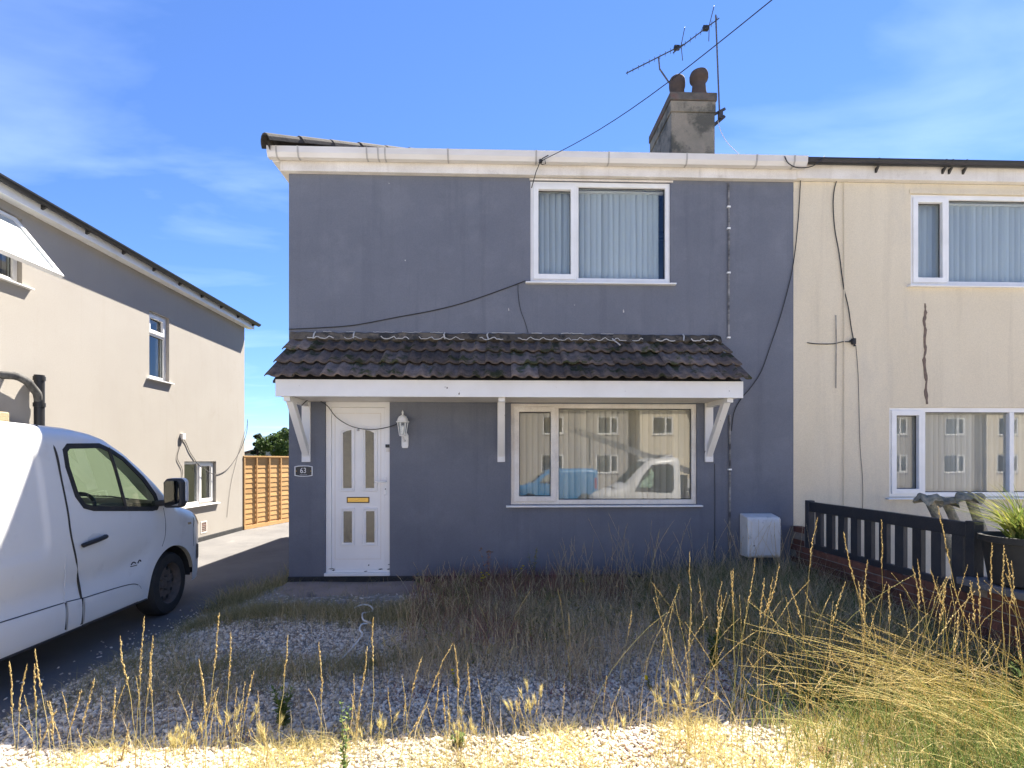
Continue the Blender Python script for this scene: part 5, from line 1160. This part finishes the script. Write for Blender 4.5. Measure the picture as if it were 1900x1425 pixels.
# ---- flowering stalks: stem plus a head of spikelets
class Stalks:
    def __init__(s): s.V, s.F, s.HV, s.HF = [], [], [], []
    def _n(s, L): return sum(len(a) for a in L)
    def stem(s, P, r):
        P = np.array(P); k = len(P); b = s._n(s.V); out = np.zeros((k,3,3))
        d = np.gradient(P, axis=0); d /= np.linalg.norm(d, axis=1)[:,None]+1e-9
        a = np.cross(d, (0.3,1,.1)); a /= np.linalg.norm(a, axis=1)[:,None]+1e-9; c = np.cross(d, a)
        for j in range(3): th = 2.094*j; out[:,j] = P+(a*math.cos(th)+c*math.sin(th))*(r*np.linspace(1,.55,k))[:,None]
        s.V.append(out.reshape(-1,3)); i = np.arange(k-1)[:,None]
        s.F.append(np.concatenate([np.stack([b+3*i[:,0]+j, b+3*i[:,0]+(j+1)%3, b+3*i[:,0]+3+(j+1)%3, b+3*i[:,0]+3+j], -1) for j in range(3)]))
    def spikelet(s, p, d, L, w):
        d = np.array(d)/np.linalg.norm(d); a = np.cross(d, rng.normal(size=3)); a /= np.linalg.norm(a)+1e-9; c = np.cross(d, a); b = s._n(s.HV)
        m = p+d*L*.4
        s.HV.append(np.array([p, m+a*w, m+c*w*.7, m-a*w, m-c*w*.7, p+d*L]))
        s.HF.append(b+np.array([(0,2,1),(0,3,2),(0,4,3),(0,1,4),(5,1,2),(5,2,3),(5,3,4),(5,4,1)]))
    def awn(s, p, d, L, w):
        d = np.array(d)/np.linalg.norm(d); a = np.cross(d, rng.normal(size=3)); a /= np.linalg.norm(a)+1e-9; b = s._n(s.HV)
        s.HV.append(np.array([p-a*w, p+a*w, p+d*L])); s.HF.append(b+np.array([(0,1,2)]))
    def stalk(s, x, y, z, h, az, lean, head=.26, r=.0016, dens=24, fat=1.0, curve=1.8, droop=0):
        t = np.linspace(0,1,9); ca, sa = math.cos(az), math.sin(az)
        wob = rng.normal(0,.006,(9,2)).cumsum(0)*h
        P = np.stack([x+lean*h*t**curve*ca+wob[:,0], y+lean*h*t**curve*sa+wob[:,1], z+h*t*(1-.28*min(abs(lean),1.5)*t)-droop*h*t**4], -1)
        s.stem(P, r)
        nh = int(dens*head/.26)
        for i in range(nh):
            u = 1-head+head*i/nh; q = u*8; k = min(int(q), 7); p = P[k]+(P[k+1]-P[k])*(q-k); d = (P[k+1]-P[k]); d = d/np.linalg.norm(d)
            o = rng.normal(size=3); o -= d*o.dot(d); o /= np.linalg.norm(o)
            s.spikelet(p, d+o*rng.uniform(.15,.42), rng.uniform(.013,.021)*fat*(1-.35*(i/nh)), .0026*fat)
        s.spikelet(P[-1]-.004*(P[-1]-P[-2]), P[-1]-P[-2], .016*fat, .002)
    def barley(s, x, y, z, h, az, lean):
        t = np.linspace(0,1,7); P = np.stack([x+lean*h*t**1.6*math.cos(az), y+lean*h*t**1.6*math.sin(az), z+h*t*(1-.2*lean*t)], -1); s.stem(P, .0013)
        d0 = P[-1]-P[-2]; d0 /= np.linalg.norm(d0)
        for i in range(34):
            p = P[-1]+d0*.05*(i/34); o = rng.normal(size=3); o -= d0*o.dot(d0); o /= np.linalg.norm(o)
            s.awn(p, d0+o*rng.uniform(.22,.46), rng.uniform(.032,.055), .0012)
            if i % 2 == 0: s.spikelet(p, d0+o*.25, .012, .002)
    def build(s, name, smat, hmat, label, cat, stuffy=True, group=None):
        o = empty(name, (0,0,0), 0, label, cat, group)
        np_obj('stems', np.concatenate(s.V), np.concatenate(s.F), smat, o)
        if s.HV: np_obj('seed_heads', np.concatenate(s.HV), np.concatenate(s.HF), hmat, o)
        for c in o.children: kind(c, 'stuff')
        if stuffy: kind(o, 'stuff')
        return o
def gzf(x, y): return float(gz(np.array([x]), np.array([y]))[0])
def by_head(S, px, py, Y, lean_px=0, h=None, z0=None, **kw):
    """a stalk whose tip stands at depth Y; rooted in the bed below, leaning sideways by lean (m)"""
    tip = onY(px, py, Y); x0 = tip.x-lean_px; g = gzf(x0, Y); hh = tip.z-g; l = abs(lean_px)/max(.2, hh); k = (1-.28*min(l,1.5)); H = hh/k
    S.stalk(x0, Y, g, H, 0 if lean_px > 0 else math.pi, abs(lean_px)/H, **kw)
# prominent foreground stalks, left to centre
S = Stalks()
for (px, py, Y, l) in [(18,1235,2.55,-.03),(48,1240,2.6,.07),(65,1238,2.5,.0),(72,1210,2.7,-.08),(96,1325,2.45,.12),(155,1283,2.5,.09),(174,1268,2.45,.11),(105,1305,2.5,-.02),(210,1190,2.6,-.10),(262,1150,2.6,.03),(277,1185,2.6,.05),(285,1215,2.6,-.01),(205,1282,2.4,.01),(240,1368,2.35,.07),(413,1140,2.75,.09),(424,1180,2.8,.04),(370,1230,2.45,-.03),(475,1250,2.5,.10),(540,1180,2.75,.06),(586,1200,2.6,-.03),(690,1150,2.75,.0),(684,1207,2.7,.07),(775,1225,2.75,.09),(840,1205,2.7,.20),(836,1200,2.75,-.05),(848,1240,2.7,-.01),(866,1236,2.75,-.03),(785,1310,2.3,.18),(812,1262,2.6,.05),(825,1290,2.6,-.02),(670,1310,2.5,.04)]:
    by_head(S, px, py, Y+rng.uniform(-.05,.05), l, r=.0018, dens=30, fat=1.25, head=rng.uniform(.26,.36))
for (px, py, Y, l) in [(860,1088,4.6,-.10),(887,1125,4.3,-.12),(952,1078,4.4,-.08),(985,1097,4.0,.22),(1040,1095,3.7,-.07),(1218,988,4.4,.10),(1163,1135,3.4,.06),(1284,1028,3.3,.01),(1300,1078,3.4,-.04),(1240,1175,2.7,-.03),(1283,1125,2.8,.02),(1340,1085,2.9,.04),(1058,1140,3.5,.0)]:
    by_head(S, px, py, Y, l, r=.0018, dens=24, fat=1.1)
for i in range(70):
    px = rng.uniform(20, 1300); by_head(S, px, rng.uniform(1250,1400), rng.uniform(2.25,2.9), rng.normal(0,.07), r=.0013, dens=20, head=rng.uniform(.18,.4), fat=.85)
S.build('grass_stalks', M['straw'], M['seed'], 'golden dry grass stalks with seed heads across the sunlit foreground', 'grass')
# stalks on the right, standing before the brick wall
S = Stalks()
for (px, py, Y, l) in [(1395,1040,3.2,.06),(1410,1075,3.1,.02),(1345,1065,3.2,-.05),(1365,1060,3.3,.0),(1440,1052,3.0,.09),(1340,1110,3.0,.05),(1426,1075,3.1,.08),(1516,965,3.3,.12),(1560,992,3.2,-.16),(1647,970,3.3,.01),(1613,1045,3.0,.02),(1735,945,3.0,-.22),(1685,1055,3.0,-.05),(1710,1045,3.0,-.08),(1735,1062,2.9,-.14),(1752,1090,2.9,.06),(1800,1082,2.9,-.06),(1835,1012,2.9,.01),(1872,1018,2.9,.05),(1880,1035,2.8,-.08),(1858,1045,2.9,.0),(1820,1070,2.8,-.02),(1770,1140,2.7,.03),(1655,1090,3.0,.03),(1470,1090,3.1,-.10),(1585,1085,3.0,-.12),(1560,1085,3.0,.15),(1885,1170,2.7,-.08)]:
    by_head(S, px, py, Y, l, r=.0019, dens=26, fat=1.4)
for i in range(230):
    px = rng.uniform(1200, 1900); Y = rng.uniform(2.4, 4.0); by_head(S, px, rng.uniform(1080,1330)-(px-1230)*.05, Y, rng.normal(-.06,.24), r=.0014, dens=18, head=rng.uniform(.12,.34), fat=rng.uniform(.7,1.1))
S.build('tall_grass_stalks', M['straw'], M['seed'], 'tall golden grass stalks in front of the brick wall on the right', 'grass')
# flattened sheaf lying over to the left
S = Stalks()
for i in range(105):
    x = rng.normal(2.95,.27); y = rng.normal(3.0,.2)
    if y < 2.4 or y > 3.5: continue
    h = rng.uniform(.50,.92); S.stalk(x, y, gzf(x, y), h, math.pi+rng.normal(-.08,.32), rng.uniform(.8,1.75), head=rng.uniform(.14,.28), r=.0015, dens=15, curve=rng.uniform(1.0,1.5), fat=rng.uniform(.75,1.1))
for i in range(110):
    x = rng.uniform(1.9,3.5); y = rng.uniform(2.3,3.3); S.stalk(x, y, gzf(x, y), rng.uniform(.25,.6), math.pi+rng.normal(-.3,.8), rng.uniform(.4,1.5), head=.22, r=.0013, dens=12, curve=1.4)
S.build('flattened_grass', M['straw'], M['seed'], 'sheaf of pale grass blown flat to the left in the right foreground', 'grass')
X, Y = scatter(2600, 1.6, 3.6, 2.0, 3.6, lambda X, Y: np.exp(-((X-3.0)/.55)**2-((Y-2.85)/.45)**2))
n = len(X); stuff(blades('flat_grass_blades', X, Y, U(.2,.55,n), U(.0025,.005,n), U(.6,2.0,n), M['straw'], K=5, az=np.pi+rng.normal(-.1,.5,n), curve=1.25), 'straw blades under the flattened grass sheaf', 'grass')
X, Y = scatter(15000, 1.2, 3.6, 1.95, 3.5, lambda X, Y: sstep((X-1.3)/1.4)*.85)
n = len(X); stuff(blades('fresh_grass', X, Y, U(.08,.34,n), U(.003,.006,n), U(.1,.8,n), M['green'], K=4), 'fresh green blades among the straw in the right foreground', 'grass')
# sunlit foreground litter of dry blades
X, Y = scatter(42000, -2.4, 3.3, 1.9, 3.15, lambda X, Y: np.clip(vnoise(X, Y, 2.6, 31)*1.9-.65+sstep((X-.4)/2)*.6, 0.05, .95))
n = len(X); stuff(blades('foreground_straw', X, Y, U(.04,.17,n), U(.002,.004,n), U(.2,1.5,n), M['straw']), 'short dry straw in the sunlit foreground', 'grass')
# dull seeded grasses in the shade by the house
S = Stalks()
for i in range(150):
    x = rng.uniform(.6, 3.4); y = rng.uniform(5.2, 6.2); S.stalk(x, y, gzf(x, y), rng.uniform(.4,.95)*(1 if x > 1.3 else .7), rng.uniform(0,6.28), rng.uniform(.05,.35), head=.22, r=.0022, dens=14, fat=1.15)
for i in range(800):
    x = rng.uniform(-.9, 2.9); y = rng.uniform(3.7, 6.1); S.stalk(x, y, gzf(x, y), rng.uniform(.15,.42), rng.uniform(0,6.28), rng.uniform(.05,.5), head=.3, r=.0021, dens=12, fat=1.15)
S.build('shaded_grass_stalks', M['seed_dull'], M['seed_dull'], 'thin dull grass stalks standing in shade under the grey wall', 'grass')
# barley tufts
def tuft(px, py, n, spread, h, label):
    p = onZ(px, py, -.24); S = Stalks()
    for i in range(n):
        x, y = p.x+rng.normal(0,spread), p.y+rng.normal(0,spread*.7); S.barley(x, y, gzf(x, y), h*rng.uniform(.65,1.1), rng.uniform(0,6.28), rng.uniform(.05,.3))
    b = S.build('barley_tuft', M['straw'], M['barley'], label, 'grass', False, 'wild barley tufts'); return b
for (px, py, n, sp, h, lab) in [(985,1400,12,.045,.34,'tallest wild barley tuft with pale bristly heads at the centre foreground'),(340,1412,16,.07,.14,'low dense wild barley tuft at the left foreground'),(430,1400,10,.06,.24,'wild barley tuft right of the low dense one on the left'),(700,1410,10,.07,.20,'wild barley tuft in the foreground below the white strap'),(870,1415,9,.06,.20,'wild barley tuft just left of the tallest one'),(1270,1400,12,.07,.30,'wild barley tuft in the right foreground before the straw'),(490,1415,7,.05,.22,'thin wild barley tuft in the left centre foreground'),(1150,1420,6,.05,.2,'small wild barley tuft right of the tallest one')]:
    tuft(px, py, n, sp, h, lab)
# ---- broadleaf weeds
def leafy(name, px, py, Y, h, nleaf, mat, label, flower=None, stems=3, ls=.03, heads=0, seed=1, spread=.25):
    rr = np.random.default_rng(seed); p = onY(px, py, Y); x0, y0 = p.x, Y; z0 = gzf(x0, y0); e = empty(name, (x0, y0, z0), 0, label, 'weed')
    st = MB(); lv, lf, fl = [], [], MB(); tips = []
    for s_ in range(stems):
        a = rr.uniform(0,6.28); l = rr.uniform(.05,spread); hh = h*rr.uniform(.7,1.0); P = [(l*hh*t**1.5*math.cos(a), l*hh*t**1.5*math.sin(a), hh*t) for t in np.linspace(0,1,6)]
        st.tube(P, .0028, 5, .0014); tips.append(P[-1])
        for i in range(nleaf):
            t = rr.uniform(.08,.98); q = t*5; k = min(int(q),4); b = np.array(P[k])+(np.array(P[k+1])-np.array(P[k]))*(q-k); az = rr.uniform(0,6.28); L = ls*rr.uniform(.6,1.3)*(1.15-.6*t); el = rr.uniform(-.1,.8)
            d = np.array((math.cos(az)*math.cos(el), math.sin(az)*math.cos(el), math.sin(el))); w = np.cross(d, (0,0,1)); w /= np.linalg.norm(w); n0 = len(lv)
            lv += [b, b+d*L*.45+w*L*.24, b+d*L*.5+np.array((0,0,-.002)), b+d*L*.45-w*L*.24, b+d*L]; lf += [(n0,n0+1,n0+2),(n0,n0+2,n0+3),(n0+1,n0+4,n0+2),(n0+2,n0+4,n0+3)]
    kind(st.build('stem', M['green'] if mat != 'sorrel' else M['sorrel'], e), 'stuff')
    kind(np_obj('leaves', np.array(lv), np.array(lf), M[mat], e), 'stuff')
    if flower:
        for t in tips:
            for k in range(heads):
                c = (t[0]+rr.normal(0,.018), t[1]+rr.normal(0,.018), t[2]+rr.normal(0,.014)); f = MB(); f.lathe([(0,-.006),(.009,-.002),(.013,.004),(.006,.008),(0,.006)], 9, c); f.build('flower_head', M[flower], e, True)
    return e
M['thistle'] = ramp_mat('thistle', [(0,(.16,.10,.07)),(1,(.26,.17,.12))], .9, island=False)
leafy('thistle', 905, 1060, 6.0, .46, 14, 'sorrel', 'thistle gone to brown seed heads below the grey wall', 'thistle', 4, .05, 3, 3)
leafy('ragwort', 900, 1080, 5.8, .24, 16, 'dry_green', 'yellow-flowered weed beside the thistle', 'yellow', 4, .04, 2, 4)
leafy('ragwort', 965, 1060, 5.9, .33, 16, 'dry_green', 'taller yellow-flowered weed right of the thistle', 'yellow', 3, .04, 1, 5)
leafy('ragwort', 1085, 1075, 5.8, .18, 14, 'dry_green', 'low yellow-flowered weed under the lower window', 'yellow', 4, .03, 1, 6)
leafy('ragwort', 1205, 1260, 3.6, .10, 14, 'dry_green', 'tiny yellow-flowered weed on the open gravel at right centre', 'yellow', 3, .03, 1, 7)
leafy('ragwort', 845, 1240, 3.75, .12, 12, 'dry_green', 'single yellow flower on the gravel at the centre', 'yellow', 2, .03, 1, 8)
leafy('wall_weed', 990, 1050, 6.15, .50, 30, 'dry_green', 'tall ferny dark weed under the left end of the lower window', None, 3, .05, 0, 9)
leafy('leafy_weed', 638, 1330, 2.75, .42, 26, 'green', 'pale green leafy weed standing on the gravel left of centre', 'yellow', 3, .035, 0, 10)
leafy('leafy_weed', 525, 1290, 3.3, .30, 40, 'green', 'dark green bushy weed on the left of the gravel', None, 5, .05, 0, 11)
leafy('leafy_weed', 1000, 1400, 2.45, .16, 30, 'green', 'green leafy weed at the foot of the tallest barley tuft', None, 5, .035, 0, 12)
leafy('leafy_weed', 850, 1325, 3.0, .09, 26, 'green', 'small round green weed on the shaded gravel', None, 6, .035, 0, 13, .8)
leafy('leafy_weed', 1325, 1180, 3.9, .35, 40, 'green', 'bushy green weed before the meter box', None, 6, .05, 0, 14)
leafy('leafy_weed', 1900, 1230, 3.1, .45, 40, 'green', 'bushy green weed at the right edge before the brick wall', None, 5, .05, 0, 15)
leafy('red_weed', 1530, 1370, 2.75, .07, 40, 'red_leaf', 'small crimson weed on the gravel in the right foreground', None, 8, .03, 0, 16, .9)
# spiky cordyline in the planter
cd = tag(empty('spiky_plant', (XW+.06, 3.60, .82)), 'spiky green and yellow cordyline growing in the dark planter', 'plant')
n = 260; az = rng.uniform(0,6.28,n); b = blades('leaves', np.zeros(n)+rng.normal(0,.03,n), rng.normal(0,.03,n), U(.22,.52,n), U(.010,.018,n), U(.2,1.5,n), ramp_mat('cordyline', [(0,(.08,.13,.03)),(.5,(.20,.24,.05)),(.8,(.38,.36,.09)),(1,(.30,.16,.08))], .6, trans=.35), K=6, az=az, zf=lambda X, Y: 0*X, parent=cd)
# white plastic strap lying in the weeds
zp_ = lambda px, py, dz=.03: tuple(onZ(px, py, gzf(*onZ(px, py, -.18).xy)+dz))
tag(MB().tube(smooth_path([zp_(657,1128), zp_(672,1122,.05), zp_(686,1124,.05), zp_(692,1132,.03), zp_(684,1136,.02), zp_(673,1138,.04), zp_(674,1150,.05), zp_(688,1156,.03), zp_(672,1158,.03), zp_(667,1168,.04), zp_(672,1178,.03), zp_(655,1200,.02), zp_(640,1216,.02), zp_(622,1230,.02)]), .008, 6).build('white_strap', M['meter_white'], None, True), 'white plastic strap curled in the weeds before the door', 'strap')
# dark stub post by the wall
sp_ = onY(1283, 1025, 6.2); tag(MB().box(-.05,.05,-.05,.05,0,.22).build('stub_post', M['dark_bitumen'], None, bevel=.01), 'small dark stub post half hidden in weeds by the grey wall', 'post').location = (sp_.x, 6.2, -.1)

# ================================================================== trees beyond the fence
def tree(name, base, h, cr, nl, mat, label, seed, conif=False, lsz=.16):
    rr = np.random.default_rng(seed); e = empty(name, base, 0, label, 'tree'); tr = MB()
    tr.tube([(0,0,-.5),(.05,.02,h*.3),(-.05,.05,h*.6),(0,0,h*.85)], .22*h/5, 8, .05)
    cl = []
    for i in range(16):
        a = rr.uniform(0,6.28); rad = cr*rr.uniform(.25,.95); zz = h*rr.uniform(.38,.95); 
        if conif: rad *= (1.05-zz/h)*1.3+.1
        p = (rad*math.cos(a), rad*math.sin(a), zz); cl.append((*p, cr*rr.uniform(.28,.5)*(.6 if conif else 1)))
        tr.tube([(0,0,zz*.55),(p[0]*.5,p[1]*.5,zz*.82),p], .06*h/5, 5, .015)
    tr.build('trunk', M['bark'], e)
    C = np.array(cl); k = rr.integers(0, len(C), nl); d = rr.normal(size=(nl,3)); d /= np.linalg.norm(d, axis=1)[:,None]
    P = C[k,:3]+d*(C[k,3]*rr.random(nl)**.4)[:,None]*np.array((1,1,.8)); a = rr.normal(size=(nl,3)); a /= np.linalg.norm(a, axis=1)[:,None]; b = np.cross(a, rr.normal(size=(nl,3))); b /= np.linalg.norm(b, axis=1)[:,None]
    s_ = (lsz*rr.uniform(.5,1.2,nl))[:,None]; V = np.stack([P-a*s_*.5, P+b*s_*.35, P+a*s_*.5, P-b*s_*.35], 1).reshape(-1,3); Fc = np.arange(nl*4).reshape(-1,4)
    np_obj('crown', V, Fc, mat, e); return e
M['leaf'] = ramp_mat('leaf', [(0,(.035,.065,.018)),(.5,(.06,.10,.028)),(1,(.10,.13,.04))], .6, trans=.35)
M['leaf_dark'] = ramp_mat('leaf_dark', [(0,(.025,.04,.02)),(.6,(.04,.055,.026)),(1,(.08,.075,.04))], .7, trans=.25)
p = onY(514, 850, 30.0); tree('leafy_tree', (p.x+.25, 30.0, -.4), 3.75, 1.15, 7000, M['leaf'], 'round green leafy tree behind the orange fence', 1)
p = onY(480, 850, 32.0); tree('dark_tree', (p.x, 32.0, -.4), 3.75, .62, 3000, M['leaf_dark'], 'dark narrow tree left of the leafy one behind the fence', 2, True)
p = onY(470, 850, 34.0); tree('hedge_tree', (p.x-.6, 35.0, -.4), 1.9, 1.0, 2500, M['leaf'], 'low green bush at the left end of the tree group', 3)
p = onY(540, 850, 36.0); tree('rear_tree', (p.x+.8, 37.0, -.4), 2.9, 1.6, 4000, M['leaf'], 'tree mostly hidden behind the grey house corner', 4)
# garden shed roof glimpsed between the trees
sh_ = empty('far_bungalow', (onY(520,850,42).x, 42, -.4), 0, 'distant brick gable glimpsed behind the trees', 'house')
MB().prism([(-3,0),(3,0),(3,2.3),(0,3.1),(-3,2.3)], 0, 4).build('wall', M['beige_render'], sh_); MB().prism([(-3.2,2.25),(0,3.12),(3.2,2.25),(3.2,2.4),(0,3.28),(-3.2,2.4)], -.2, 4.2).build('roof', M['brick'], sh_)
